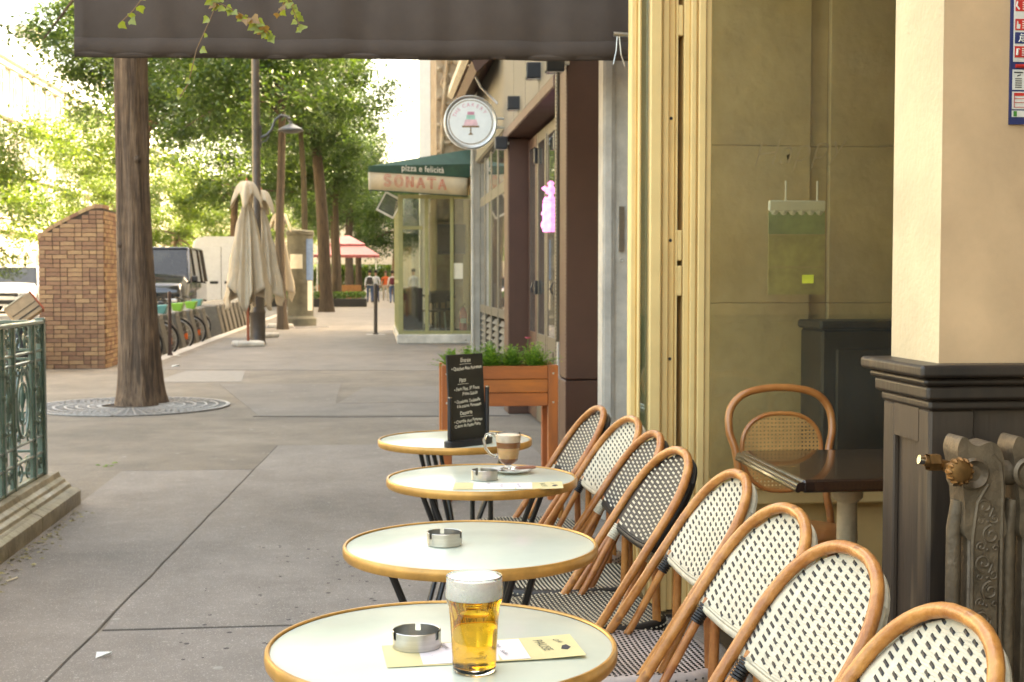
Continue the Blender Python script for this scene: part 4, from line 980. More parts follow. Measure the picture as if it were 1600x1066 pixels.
for s, x, z, sz in lines:
    # each word a little off line, as in handwriting
    me = text_mesh(s, sz, chalk, shear=.18, spacing=.96, bold=.0004)
    for v in me.vertices: v.co.y += .0012 * math.sin(v.co.x * 90 + z * 50) + .0006 * math.sin(v.co.x * 330); v.co.x *= .94
    me.transform(TM @ frame((x, -.0052, z), (1, 0, .035), (0, 0, 1))); link('chalk_writing', me, board)
b = MB()
for (x0, x1, z) in ((-.03, .03, .307), (-.045, .01, .232), (-.04, .025, .110)): b.tube([TM @ Vector((x0, -.0045, z)), TM @ Vector(((x0 + x1) / 2, -.0045, z + .0015)), TM @ Vector((x1, -.0045, z + .001))], .0008, 4)
part('chalk_underline', b, chalk, board)

# coffee
t = thing('coffee_mug', 'clear glass mug of milky coffee with handle on a saucer', 'coffee mug', (.425, 4.275, ZT + .006))
b = MB(); b.lathe([(0, .002), (.024, .002), (.026, .006), (.012, .012), (.010, .018), (.024, .026), (.031, .036), (.0375, .075), (.0425, .121), (.0415, .122), (.036, .076), (.0295, .038), (.022, .029), (0, .026)], 48); part('glass', b, gl, t, smooth=60)
for nm, z0, z1, r0, r1, c in (('espresso_base', .0265, .040, .0225, .0305, (.28, .09, .02)), ('milk_layer', .0402, .074, .0306, .0362, (.72, .42, .17)), ('coffee_layer', .0742, .093, .0363, .0386, (.36, .13, .035)), ('milk_foam', .0932, .116, .0387, .0413, (.80, .62, .45))):
    b = MB(); b.lathe([(0, z0), (r0, z0), (r1, z1), (0, z1 + (.003 if nm == 'milk_foam' else 0))], 40); part(nm, b, mat(nm, c, .5, var=.08, scale=30), t, smooth=50)
b = MB(); b.tube([(-.040, 0, .112), (-.052, 0, .122), (-.072, 0, .118), (-.080, 0, .098), (-.074, 0, .072), (-.058, 0, .052), (-.040, 0, .046), (-.035, 0, .050)], .0048, 10); part('handle', b, gl, t, smooth=True)
t = thing('saucer', 'white saucer under the glass coffee mug', 'saucer', (.435, 4.262, ZT))
b = MB(); b.lathe([(0, .0015), (.035, .0015), (.04, .003), (.068, .011), (.070, .013), (.066, .0125), (.04, .0055), (0, .0045)], 48); part('dish', b, mat('porcelain', (.78, .77, .72), .15, var=.02), t, smooth=60)
t = thing('teaspoon', 'steel teaspoon resting on the saucer in front of the mug', 'spoon', (.455, 4.222, ZT + .012), R(15))
b = MB(); b.tube([(-.05, 0, .0), (-.02, 0, .003), (.05, .0, .008)], [.0012, .0018, .0028], 8, flat=.5); b.lathe([(.001, -.001), (.011, .001), (.012, .003), (.0105, .0035), (0, .0005)], 16, (-.058, 0, .0)); part('spoon_body', b, chrome, t, smooth=True)
single('biscuit_packet', MB().cbox(-.034, .034, -.013, .013, 0, .009, .004), mat('wrapper', (.32, .13, .08), .35, var=.15, bump=.4, bscale=200), 'small red brown biscuit packet on the saucer edge', 'biscuit', (.478, 4.235, ZT + .016), rz=R(22), bevel=.002)

# ================================================================== RATTAN CHAIRS
LX, LZ = .5545, .832           # back plane direction
def bp(y, s, d=0):             # point on the back plane, d metres behind it
    return Vector((LX * s + LZ * d, y, .46 + LZ * s - LX * d))
def arch_pts(w, s_top, s0, d=0, n=22, ry=None, fl=1.0):
    ry = ry or w; cs = s_top - ry; pts = []
    for i in range(6): s = s0 + (cs - s0) * i / 6; pts.append((-w * fl + (fl - 1) * 0, s))
    pts = [(-w, s0 + (cs - s0) * i / 6) for i in range(6)]
    for i in range(n + 1):
        a = math.pi - math.pi * i / n; pts.append((w * math.copysign(abs(math.cos(a)) ** .86, math.cos(a)), cs + ry * math.sin(a) ** .92 if math.sin(a) > 0 else cs))
    pts += [(w, s0 + (cs - s0) * i / 6) for i in range(5, -1, -1)]
    return pts
def halfw(s, w, s_top, ry):
    cs = s_top - ry
    if s <= cs: return w
    q = min(1, (s - cs) / ry); return w * max(0, 1 - q ** (2 / .92)) ** (.43)
def rattan_chair(kind, lb):
    pale, dark = kind == 'cream', kind == 'black'
    base_m, dash_m = (weave_cream, weave_black) if pale else (weave_black, weave_cream)
    t = thing('rattan_chair', lb, 'chair', (0, 0, 0), 0, group='rattan bistro chairs along the terrace')
    W0, ST, RY = .178, .505, .19
    # front arch
    b = MB(); pts = arch_pts(W0, ST, -.04, ry=RY); b.tube([bp(y * (1 + .05 * max(0, (.3 - s))), s, -.0) for y, s in pts], .0118, 12); part('arch_frame', b, rattan, t, smooth=True)
    # rear arch carries the weaving
    b = MB(); pts = arch_pts(W0 - .018, ST - .012, .235, ry=RY - .01); b.tube([bp(y, s, .028) for y, s in pts], .011, 8); part('rear_arch', b, base_m, t, smooth=True)
    # woven back, wrapped round its edges
    ns, ny = 26, 18; w1, st1, ry1 = W0 - .006, ST - .005, RY - .003; s_b = .245
    def surf(u, v, lift=0):
        s = s_b + (st1 - .004 - s_b) * v; hw = halfw(s, w1, st1, ry1); y = hw * u
        e = abs(u); d = .004 + .020 * (1 - (y / w1) ** 2) * (1 - .35 * v) + (.0 if e < .9 else (e - .9) * .06) - lift
        return bp(y, s - .010 * (1 - u * u) * (1 - v), d)
    b = MB(); vs = [surf(-1 + 2 * i / ny, (1 - (1 - j / ns) ** 1.35)) for j in range(ns + 1) for i in range(ny + 1)]
    b.add(vs, [(j * (ny + 1) + i, j * (ny + 1) + i + 1, (j + 1) * (ny + 1) + i + 1, (j + 1) * (ny + 1) + i) for j in range(ns) for i in range(ny)])
    o = part('backrest_weave', b, base_m, t, smooth=60); sm = o.modifiers.new('thick', 'SOLIDIFY'); sm.thickness = .004; sm.offset = 0
    # wrap at the lower edge and sides (rolls over the rear arch)
    b = MB(); b.tube([surf(-1 + 2 * i / 18, 0) + Vector((LZ, 0, -LX)) * .010 + Vector((-LX, 0, -LZ)) * .002 for i in range(19)], .0115, 10); part('lower_roll', b, base_m, t, smooth=True)
    for sgn in (-1, 1):
        vs = []; b = MB()
        for j in range(16):
            s = s_b + (.44 - s_b) * j / 15; hw = halfw(s, w1, st1, ry1)
            for k, (dy, d) in enumerate(((0, .006), (.006, .02), (-.004, .034))): vs.append(bp(sgn * (hw + dy), s, d))
        b.add(vs, [(j * 3 + k, j * 3 + k + 1, (j + 1) * 3 + k + 1, (j + 1) * 3 + k) for j in range(15) for k in range(2)])
        o = part('side_weave', b, base_m, t, smooth=60); sm = o.modifiers.new('thick', 'SOLIDIFY'); sm.thickness = .002
    # contrasting strands
    b = MB()
    py, ps = (.0315, .0135) if pale else (.0320, .0135)
    cols = range(-5, 6)
    rnd = random.Random(kind)
    for c in cols:
        for r in range(0, 24):
            s = s_b + .012 + ps * (r + (.5 if c % 2 else 0)); y = py * c
            if s > st1 - .012: continue
            hw = halfw(s, w1, st1, ry1)
            if abs(y) > hw - .012: continue
            v = (s - s_b) / (st1 - .004 - s_b)
            L_, H_ = (.0082, .0029) if pale else (.0098, .0027)
            def P(dy, ds, lift): return surf(max(-1, min(1, (y + dy) / hw)), v, lift) + Vector((LX, 0, LZ)) * ds
            sk = .0022 if pale else .001
            q = [P(-L_, -H_ - sk, .0026), P(L_, -H_ + sk, .0026), P(L_, H_ + sk, .0026), P(-L_, H_ - sk, .0026)]
            q2 = [P(-L_ * .7, -H_ * .6 - sk, .0046), P(L_ * .7, -H_ * .6 + sk, .0046), P(L_ * .7, H_ * .6 + sk, .0046), P(-L_ * .7, H_ * .6 - sk, .0046)]
            b.add(q + q2, [(4, 5, 6, 7), (0, 1, 5, 4), (1, 2, 6, 5), (2, 3, 7, 6), (3, 0, 4, 7)])
            if False:   # the small hooked end of each strand
                q = [P(-L_ - .003, H_ - .001, .0026), P(-L_ * .2, H_ - .001, .0026), P(-L_ * .2, H_ + .0022, .0034), P(-L_ - .003, H_ + .0022, .0034)]
                b.add(q, [(0, 1, 2, 3)])
    part('woven_strands', b, dash_m, t, kind='stuff')
    # fine cross-ribs of the weave
    b = MB()
    r = 0; s = s_b + .004
    while s < st1 - .012:
        hw = halfw(s, w1, st1, ry1) - .004; v = (s - s_b) / (st1 - .004 - s_b)
        b.tube([surf(u, v, .0014) for u in (-1, -.66, -.33, 0, .33, .66, 1)], .0017, 4, cap=False); s += .0052
    part('weave_ribs', b, base_m, t, kind='stuff', smooth=True)
    # seat: rounded, slightly dished, woven over the edges
    def sq(a, r): 
        c, s_ = math.cos(a), math.sin(a); p = .62
        return (r * .215 * math.copysign(abs(c) ** p, c), r * .205 * math.copysign(abs(s_) ** p, s_))
    b = MB(); n = 56; rings = [(0, .452), (.3, .452), (.6, .455), (.85, .460), (.94, .461), (.985, .455), (1.0, .443), (.99, .428), (.9, .424), (0, .424)]; vs = []
    for r, z in rings:
        for j in range(n): x, y = sq(2 * math.pi * j / n, max(r, .001)); vs.append((x, y, z))
    b.add(vs, [(i * n + j, i * n + (j + 1) % n, (i + 1) * n + (j + 1) % n, (i + 1) * n + j) for i in range(len(rings) - 1) for j in range(n)])
    part('seat', b, white_seat if pale else weave_black, t, smooth=60)
    b = MB(); px_, py_ = (.0125, .0150)
    for i in range(-18, 19):
        for j in range(-15, 16):
            x = i * px_; y = (j + (.5 if i % 2 else 0)) * py_
            rr_ = ((abs(x) / .215) ** (2 / .62) + (abs(y) / .205) ** (2 / .62)) ** .31
            if rr_ > .97: continue
            z = .4525 + .0085 * min(1, rr_ / .85) ** 2 - (.006 if rr_ > .93 else 0)
            L_, H_ = (.0038, .0022) if pale else (.0030, .0028)
            b.add([(x - L_, y - H_, z), (x + L_, y - H_, z), (x + L_, y + H_, z), (x - L_, y + H_, z), (x - L_ * .5, y - H_ * .5, z + .0022), (x + L_ * .5, y - H_ * .5, z + .0022), (x + L_ * .5, y + H_ * .5, z + .0022), (x - L_ * .5, y + H_ * .5, z + .0022)], [(4, 5, 6, 7), (0, 1, 5, 4), (1, 2, 6, 5), (2, 3, 7, 6), (3, 0, 4, 7)])
    for j in range(n):     # strands going down over the rim
        x, y = sq(2 * math.pi * (j + .5) / n, 1.004); 
        for zz in (.449, .437): b.lathe([(0, -.003), (.0035, 0), (0, .003)], 4, (x, y, zz))
    part('seat_strands', b, weave_black if pale else weave_cream, t, kind='stuff')
    b = MB(); b.tube([(*sq(2 * math.pi * j / 48, .985), .412) for j in range(48)], .012, 8, closed=True); part('seat_rim', b, weave_black if pale else mat_rim, t, smooth=True)
    # legs
    for sy in (-1, 1):
        b = MB(); b.tube([(-.175, sy * .165, .43), (-.185, sy * .175, .2), (-.195, sy * .18, 0)], [.0115, .0112, .0105], 10); part('leg', b, rattan, t, smooth=True)
        b = MB(); b.tube([bp(sy * .130, .25, .03), (.165, sy * .15, .44), (.195, sy * .165, .22), (.215, sy * .17, 0)], [.0105, .0115, .0115, .0105], 10); part('leg', b, rattan, t, smooth=True)
        # stay from the seat side to the back, with bound joint
        b = MB(); b.tube([bp(sy * .148, .26, .014), bp(sy * .165, .05, .036), bp(sy * .172, -.04, .042)], .0095, 10); part('stay', b, rattan, t, smooth=True)
        b = MB()
        for k in range(7): b.tube([bp(sy * .151, .205 + k * .0062, .018) + Vector((0, .0118 * math.cos(a), 0)) + Vector((LZ, 0, -LX)) * .0118 * math.sin(a) for a in [2 * math.pi * q / 10 for q in range(10)]], .0032, 5, closed=True)
        part('binding', b, weave_black if pale else weave_cream, t, smooth=True)
    b = MB(); b.tube([(-.187, -.172, .16), (-.187, .172, .16)], .009, 8); b.tube([(.2, -.165, .16), (.2, .165, .16)], .009, 8)
    for sy in (-1, 1): b.tube([(-.187, sy * .172, .2), (0, sy * .172, .215), (.197, sy * .165, .2)], .009, 8)
    part('stretcher', b, rattan, t, smooth=True)
    return t
mat_rim = mat('rim_binding', (.55, .44, .28), .5, var=.12, scale=40)
def top_xy(u, v, z=.875):       # offline-solved arch-top spots are listed below
    pass
cpale = rattan_chair('cream', 'cream woven rattan chair with black flecks, nearest and cropped by the right corner')
cdark = rattan_chair('black', 'black and white woven rattan chair, farthest of the row beside the planter')
index_children()
cpale.location = (.535, 1.735, 0); cpale.rotation_euler = (0, 0, R(4))
cdark.location = (.525, 4.70, 0); cdark.rotation_euler = (0, 0, R(4))
for k, (src, x, y, rz, lb) in enumerate([
    (cpale, .545, 2.17, 8, 'cream woven rattan chair, second nearest, in front of the radiator pillar'),
    (cpale, .56, 2.58, 5, 'cream woven rattan chair, third nearest, below the dark indoor table'),
    (cpale, .585, 3.08, 2, 'cream woven rattan chair just in front of the two darker chairs'),
    (cdark, .545, 3.50, 6, 'black woven rattan chair with white flecks directly behind the cream ones'),
    (cdark, .56, 3.91, 2, 'black woven rattan chair between another black one and a farther cream one'),
    (cpale, .575, 4.32, 7, 'lone cream woven rattan chair between two black ones, second from the planter')]):
    dup(src, (x, y, 0), R(rz), lb)

# ================================================================== PLANTER
t = thing('planter_box', 'raised orange brown wooden planter box on four legs behind the tables', 'planter', (.39, 7.95, 0))
for x in (0, .645):
    for y in (0, .30):
        b = MB(); b.cbox(x, x + .06, y, y + .06, 0, .825, .004); part('leg', b, cedar_v, t)
for k in range(3):
    b = MB(); b.cbox(.061, .644, .012, .034, .577 + k * .082, .656 + k * .082, .003); part('side_board', b, cedar, t)
    b = MB(); b.cbox(.061, .644, .326, .348, .577 + k * .082, .656 + k * .082, .003); part('side_board', b, cedar, t)
    for x in (.012, .672):
        b = MB(); b.cbox(x, x + .022, .061, .299, .577 + k * .082, .656 + k * .082, .003); part('end_board', b, cedar, t)
b = MB(); b.box(.04, .67, .04, .32, .585, .79); part('soil', b, MATS['soil'], t)
for x in (.03, .675):
    for z in (.775, .60):
        b = MB(); b.lathe([(.007, 0), (.006, -.004), (0, -.005)], 8, (x, 0, z), ax='Y'); part('bolt', b, steel, t)
rr = random.Random(4)
def fern(x, y, h, lb, seed):
    r_ = random.Random(seed); b = MB()
    for i in range(125):
        a = r_.uniform(0, 6.3); L_ = h * r_.uniform(.6, 1.15); tilt = r_.uniform(.1, 1.1); pts = []
        for k in range(7):
            q = k / 6; rad = L_ * math.sin(tilt) * q * (1 + .25 * q); z = L_ * (math.cos(tilt) * q - .35 * q * q * tilt * .6)
            pts.append(Vector((rad * math.cos(a), rad * math.sin(a), z)))
        for k in range(1, 7):
            d = (pts[k] - pts[k - 1]).normalized(); sd_ = d.cross(Vector((0, 0, 1))).normalized()
            for sg in (-1, 1):
                tip = pts[k] + sd_ * sg * .030 * (1.1 - k / 8) * r_.uniform(.6, 1.2) + d * .012; m1 = (pts[k] + tip) / 2
                b.add([pts[k], m1 + d * .006 + Vector((0, 0, .003)), tip, m1 - d * .005], [(0, 1, 2, 3)])
    return single('herb_plant', b, herb, lb, 'plant', (x, y, .79), group='green plants growing in the wooden planter')
for k, (x, h, lb) in enumerate([(.46, .11, 'low feathery green plant at the left end of the planter'), (.57, .13, 'feathery green plant in the planter directly behind the chalkboard'), (.70, .155, 'tallest bushy green plant at the middle of the planter'), (.83, .14, 'bushy green plant right of centre in the planter'), (.97, .15, 'dense green plant toward the right end of the planter')]):
    fern(x, 8.12, h, lb, k); 
t = thing('pink_flower', 'small pink flower poking up from the planter plants', 'flower', (.93, 8.13, .79)); b = MB()
for k in range(7): a = k * .9; b.add([(0, 0, .185), (.018 * math.cos(a), .018 * math.sin(a), .2), (.02 * math.cos(a + .6), .02 * math.sin(a + .6), .195)], [(0, 1, 2)])
part('petals', b, mat('petal', (.75, .12, .18), .6), t); b = MB(); b.tube([(0, 0, 0), (0, 0, .185)], .002, 4); part('stem', b, herb, t)
t = thing('silver_foliage_plant', 'pale silvery trailing sprig above the planter plants', 'plant', (.62, 8.14, .79)); b = MB()
for k in range(40): 
    q = rr.uniform(0, 1); a = rr.uniform(0, 6.3); x = .09 * q * (1 if k % 2 else -1); b.add([(x, 0, .12 + .06 * q), (x + .014 * math.cos(a), .01 * math.sin(a), .128 + .06 * q), (x + .02 * math.cos(a + .5), .012, .135 + .05 * q)], [(0, 1, 2)])
part('leaves', b, white_stone, t)

# ================================================================== METRO RAILING
t = thing('railing_plinth', 'moulded stone plinth under the green wrought iron railing', 'plinth', (-2, 5.5, 0))
# moulded section swept along the street side and returned to the left at the far corner
prof = [(.235, 0), (.235, .085), (.205, .10), (.18, .105), (.175, .125), (.15, .14), (.145, .155), (.12, .17), (.11, .20), (-.11, .20), (-.11, 0)]
def mould(y0, y1):
    b = MB(); b.prism([(-2.0 + a, z) for a, z in prof], y0, y1, 'Y'); return b
for k in range(6):
    y1 = 8.12 - k * .92; part('plinth_stone', mould(y1 - .914, y1), stone_base, t, world=True, bevel=.004)
b = MB(); b.prism([(8.04 - a, z) for a, z in [(.1, 0), (.1, .2), (-.02, .2), (-.04, .14), (-.06, .1), (-.07, 0)]], -4.6, -2.112, 'X'); part('return_stone', b, stone_base, t, world=True)
rl = thing('iron_railing', 'ornate dark green wrought iron railing around the stairway at left', 'railing', (-1.95, 8.0, .2))
def rail_panel(n0, n1, horiz):       # horizontal extent along the local run, z from 0 (plinth top) to .9
    pass
def run_box(b, axis, u0, u1, w, z0, z1, c=.003):
    if axis == 'Y': b.cbox(-w, w, u0, u1, z0, z1, c)
    else: b.cbox(u0, u1, -w, w, z0, z1, c)
def ornament(axis, u0, u1, kind):
    """wrought scrolls between u0 and u1"""
    b = MB(); c = (u0 + u1) / 2; hw = (u1 - u0) / 2
    def T(u, z): return (0, u, z) if axis == 'Y' else (u, 0, z)
    def sc(cu, cz, r, a0, turns, sg, rad=.006):
        pts = []
        for i in range(22):
            q = i / 21; a = a0 + sg * turns * 2 * math.pi * q; rr_ = r * (1 - .8 * q); pts.append(T(cu + rr_ * math.cos(a), cz + rr_ * math.sin(a)))
        b.tube(pts, rad, 5)
    for s in (-1, 1):
        sc(c + s * hw * .45, .80, min(hw * .42, .055), R(90), 1.2, s); sc(c + s * hw * .45, .085, min(hw * .42, .055), R(-90), 1.2, -s); sc(c + s * hw * .35, .86, .03, R(0), 1, -s, .005)
        b.lathe([(0, -.014), (.012, 0), (0, .014)], 8, T(c + s * hw * .45, .80)); b.lathe([(0, -.012), (.01, 0), (0, .012)], 8, T(c + s * hw * .45, .085))
    if kind:      # long lyre in the middle field
        for s in (-1, 1):
            b.tube([T(c + s * .02, .255), T(c + s * hw * .75, .33), T(c + s * hw * .82, .42), T(c + s * hw * .55, .52), T(c + s * hw * .3, .60), T(c + s * hw * .5, .655)], .007, 6)
            sc(c + s * hw * .42, .60, .038, R(90), 1.1, s); sc(c + s * hw * .42, .35, .038, R(-90), 1.1, -s); sc(c + s * hw * .40, .46, .03, R(0), 1.1, s)
        b.lathe([(0, -.09), (.012, -.06), (.02, 0), (.012, .06), (0, .09)], 8, T(c, .46)); b.tube([T(c, .235), T(c, .68)], .007, 6)
        for z in (.32, .60): b.lathe([(0, -.02), (.018, 0), (0, .02)], 8, T(c, z))
    else:         # elongated oval
        b.tube([T(c + hw * .7 * math.cos(a), .455 + .19 * math.sin(a)) for a in [2 * math.pi * i / 22 for i in range(22)]], .009, 6, closed=True)
        b.tube([T(c + hw * .45 * math.cos(a), .455 + .12 * math.sin(a)) for a in [2 * math.pi * i / 18 for i in range(18)]], .006, 5, closed=True)
        for s in (-1, 1):
            sc(c + s * hw * .55, .64, .035, R(90), 1.2, s); sc(c + s * hw * .55, .27, .035, R(-90), 1.2, -s)
    return b
bars = [(.885, .906), (.725, .74), (.672, .687), (.225, .24), (.13, .145), (.0, .018)]
for axis, L0, L1 in (('Y', -5.9, 0), ('X', -2.6, 0)):
    b = MB()
    for (z0, z1) in bars: run_box(b, axis, L0, L1, .022 if z1 > .9 else .011, z0, z1)
    if axis == 'X': b.v = [(x, y + .0, z) for x, y, z in b.v]
    part('horizontal_bars', b, castgreen, rl)
    u = 0; k = 0
    while u > L0 + .3:
        wide = .42 if k % 2 else .20
        b = MB(); run_box(b, axis, u - .022, u, .016, 0, .9); 
        if k == 0: run_box(b, axis, -.03, .012, .022, 0, .92)
        part('upright', b, castgreen, rl)
        b = MB(); run_box(b, axis, u - .06 if k % 2 else u - .05, (u - .043 if k % 2 else u - .033), .01, 0, .9); run_box(b, axis, u - .0005 - wide + .012, u - wide + .026, .01, 0, .9); part('upright', b, castgreen, rl)
        for z in (.2, .33, .52, .64): 
            b = MB(); b.lathe([(0, -.02), (.02, -.012), (.024, 0), (.02, .012), (0, .02)], 8, (0, u - .011, z) if axis == 'Y' else (u - .011, 0, z)); part('collar', b, castgreen, rl, smooth=True)
        part('scroll_ornament', ornament(axis, u - wide, u - .03, k % 2 == 0), castgreen, rl, smooth=True)
        u -= wide + .005; k += 1

# ================================================================== TREES
def make_trunk(base_r, h, lean, seed, flare=1.5, seg=26, n=18, rough=0):
    r_ = random.Random(seed); pts = []; rad = []
    for i in range(seg + 1):
        q = i / seg; z = h * q
        pts.append(Vector((lean[0] * q ** 1.3 + .03 * math.sin(q * 7 + seed), lean[1] * q + .03 * math.sin(q * 5 + seed * 2), z)))
        rad.append(base_r * (1 - .30 * q) * (1 + (flare - 1) * math.exp(-z / (.30 if base_r > .15 else .2))))
    b = MB(); vs = []; ridge = [r_.uniform(-1, 1) for _ in range(n)]
    for i, p in enumerate(pts):
        if rough and i % 2 == 0: ridge = [x * .72 + r_.uniform(-1, 1) * .45 for x in ridge]
        for j in range(n):
            a = 2 * math.pi * j / n
            k = 1 + .05 * math.sin(a * 5 + seed + p.z * .3) + .03 * math.sin(a * 9 + p.z * 1.5) + (r_.uniform(-.02, .02) if not rough else rough * ridge[j]) + (.13 * max(0, math.sin(a * 3 + seed)) * math.exp(-p.z / .22)) + (.05 * math.sin(p.z * 2.1 + math.cos(a)) if rough else 0)
            vs.append(p + Vector((math.cos(a), math.sin(a), 0)) * rad[i] * k)
    b.add(vs, [(i * n + j, i * n + (j + 1) % n, (i + 1) * n + (j + 1) % n, (i + 1) * n + j) for i in range(seg) for j in range(n)])
    if rough:      # knots
        for (a, z, q) in ((4.4, .55, .05), (4.0, 1.7, .035), (5.2, 2.6, .04)):
            c = pts[min(seg, int(z / h * seg))] + Vector((math.cos(a), math.sin(a), 0)) * base_r * .96
            b.lathe([(0, -.02), (q, -.005), (q * .8, .012), (q * .4, .004), (0, .0)], 10, (c.x, c.y - .0, z), ax='Y')
    return b, pts[-1], rad[-1]
def crown_mesh(name, m, seed, rx, rz, nclus, nleaf, leaf, cr=.75, low=-.9, trunk_top=0):
    r_ = random.Random(seed); b = MB(); cl = []
    for i in range(nclus):
        while True:
            p = Vector((r_.uniform(-1, 1), r_.uniform(-1, 1), r_.uniform(low, 1)))
            if .25 < p.length < 1: break
        wob_ = 1 + .18 * math.sin(3 * math.atan2(p.y, p.x) + seed)
        cl.append(Vector((p.x * rx * wob_, p.y * rx * wob_, p.z * rz)))
    for c in cl:
        rad = cr * r_.uniform(.6, 1.3); tilt = Vector((r_.uniform(-.3, .3), r_.uniform(-.3, .3), 1)).normalized()
        for k in range(nleaf):
            d = Vector((r_.gauss(0, 1), r_.gauss(0, 1), r_.gauss(0, .62))); d = d / max(1e-3, d.length) * rad * r_.random() ** .45
            p = c + d; nrm = (tilt + Vector((r_.gauss(0, .7), r_.gauss(0, .7), r_.gauss(0, .5)))).normalized()
            u = nrm.orthogonal().normalized(); u = Quaternion(nrm, r_.uniform(0, 6.3)) @ u; w = nrm.cross(u); s = leaf * r_.uniform(.6, 1.3)
            b.v += [tuple(p - u * s), tuple(p + w * s * .45 + nrm * s * .15), tuple(p + u * s), tuple(p - w * s * .45 + nrm * s * .15)]
            q = len(b.v); b.f.append((q - 4, q - 3, q - 2, q - 1)); b.mi.append(0)
    return b.mesh(name, m, fix=False), cl
crowns = []
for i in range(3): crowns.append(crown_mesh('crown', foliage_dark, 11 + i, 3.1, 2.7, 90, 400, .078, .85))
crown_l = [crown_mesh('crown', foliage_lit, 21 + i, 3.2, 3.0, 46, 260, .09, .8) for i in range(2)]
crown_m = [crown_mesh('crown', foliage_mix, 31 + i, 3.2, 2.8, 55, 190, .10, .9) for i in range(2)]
def tree(x, y, r, th, lean, seed, cz, crown, lb, group, sc=1.0, m=bark, limbs=6, coff=(0, 0)):
    t = thing('street_tree', lb, 'tree', (x, y, 0), 0, group)
    b, top, tr = make_trunk(r, th, lean, seed, flare=1.28) if y > 20 else make_trunk(r, th, lean, seed, 1.3, 120, 72, .032)
    cme, cl = crown; r_ = random.Random(seed)
    tk = part('trunk', b, m, t, smooth=180, fix=(y > 20))
    cc = Vector((top.x + coff[0], top.y + coff[1], cz)); rot = seed * 1.3
    Mr = Matrix.Rotation(rot, 4, 'Z')
    lower = sorted(cl, key=lambda c: c.z + r_.uniform(0, 1.5))[:limbs]
    for c in lower:
        e = cc + (Mr @ c) * sc; s0 = Vector((top.x * .97, top.y * .97, th * r_.uniform(.82, .98))); mid = s0.lerp(e, .45) + Vector((0, 0, .25 + .1 * r_.random()))
        b = MB(); rr0 = tr * r_.uniform(.45, .7)
        b.tube([s0, s0.lerp(mid, .5) + Vector((0, 0, .08)), mid, mid.lerp(e, .5), e], [rr0, rr0 * .8, rr0 * .6, rr0 * .42, rr0 * .2], 8); part('limb', b, m, t, smooth=True)
    o = link('crown', cme, t); o.location = cc; o.rotation_euler = (0, 0, rot); o.scale = (sc, sc, sc)
    return t
G1 = 'street trees along the right-hand pavement'
tree(-2.57, 14.5, .20, 6.2, (.04, .1), 1, 7.6, crowns[0], 'nearest street tree, thick brown ridged trunk standing in the round grate', G1, 1.05, limbs=5)
tree(-2.49, 35.4, .125, 6.6, (.03, .1), 2, 7.5, crowns[1], 'slim street tree right behind the closed parasols', G1, 1.0, m=bark_far, coff=(-1.3, 0))
tree(-2.25, 44.5, .115, 7.0, (-.25, .1), 3, 8.2, crowns[2], 'thin pale street tree rising behind the grey advertising column', G1, 1.0, m=bark2, coff=(-1.0, .5))
tree(-1.93, 53.5, .26, 8.6, (-.6, .1), 4, 8.4, crowns[0], 'leaning dark street tree with its foot on the open pavement past the column', G1, 1.0, m=bark_far, coff=(-.3, 0))
tree(-1.95, 64, .17, 6.2, (.1, .1), 5, 7.6, crowns[1], 'street tree in front of the low hedge, left of the pink awning', G1, 1.1, m=bark_far, coff=(-1.3, 0))
tree(-2.25, 76, .30, 7, (-.1, .1), 6, 8.0, crowns[2], 'thick street tree standing in front of the pink awning', G1, 1.2, m=bark_far, coff=(-1.2, 0))
tree(-1.95, 96, .32, 7, (.1, .1), 7, 8.2, crowns[0], 'street tree just right of the pink awning centre', G1, 1.3, m=bark_far, coff=(-1.6, 0))
tree(-1.55, 118, .30, 7, (.1, .1), 8, 8.4, crowns[1], 'farthest trunk one can tell apart, at the right edge of the pink awning', G1, 1.4, m=bark_far, coff=(-1.6, 0))
tree(1.6, 112, .3, 6, (.1, .1), 9, 7.0, crowns[2], 'street tree closing the view above the walking people', G1, 1.45)
tree(4.5, 100, .3, 6, (.1, .1), 12, 7.0, crowns[0], 'street tree beyond the restaurant veranda, right of the people', G1, 1.3)
tree(-6.5, 62, .2, 6.0, (.1, .1), 13, 7.4, crown_m[0], 'mid green tree over the road, left of the thin pavement trees', G1, 1.15)
tree(-7.5, 44, .2, 7.0, (.1, .1), 14, 8.6, crowns[1], 'dark tree overhanging the road above the vans', G1, 1.1)
G2 = 'sunlit trees on the far side of the road'
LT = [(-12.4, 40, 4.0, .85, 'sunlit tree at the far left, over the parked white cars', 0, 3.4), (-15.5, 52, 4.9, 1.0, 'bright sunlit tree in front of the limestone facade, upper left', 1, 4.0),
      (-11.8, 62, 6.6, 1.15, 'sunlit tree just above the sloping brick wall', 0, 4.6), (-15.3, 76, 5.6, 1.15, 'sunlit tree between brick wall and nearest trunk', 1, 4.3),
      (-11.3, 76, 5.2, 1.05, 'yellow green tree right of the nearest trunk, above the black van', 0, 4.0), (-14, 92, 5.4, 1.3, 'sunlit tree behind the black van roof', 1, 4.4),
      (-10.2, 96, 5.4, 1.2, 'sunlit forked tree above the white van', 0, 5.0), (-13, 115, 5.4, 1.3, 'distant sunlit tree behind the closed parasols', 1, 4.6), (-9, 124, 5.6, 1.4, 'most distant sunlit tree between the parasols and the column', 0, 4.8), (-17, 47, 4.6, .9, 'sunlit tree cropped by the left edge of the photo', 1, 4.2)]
for k, (x, y, cz, s, lb, v, th) in enumerate(LT): tree(x, y, .16, th, (.2, .1), 40 + k, cz, crown_l[v], lb, G2, s, limbs=5)
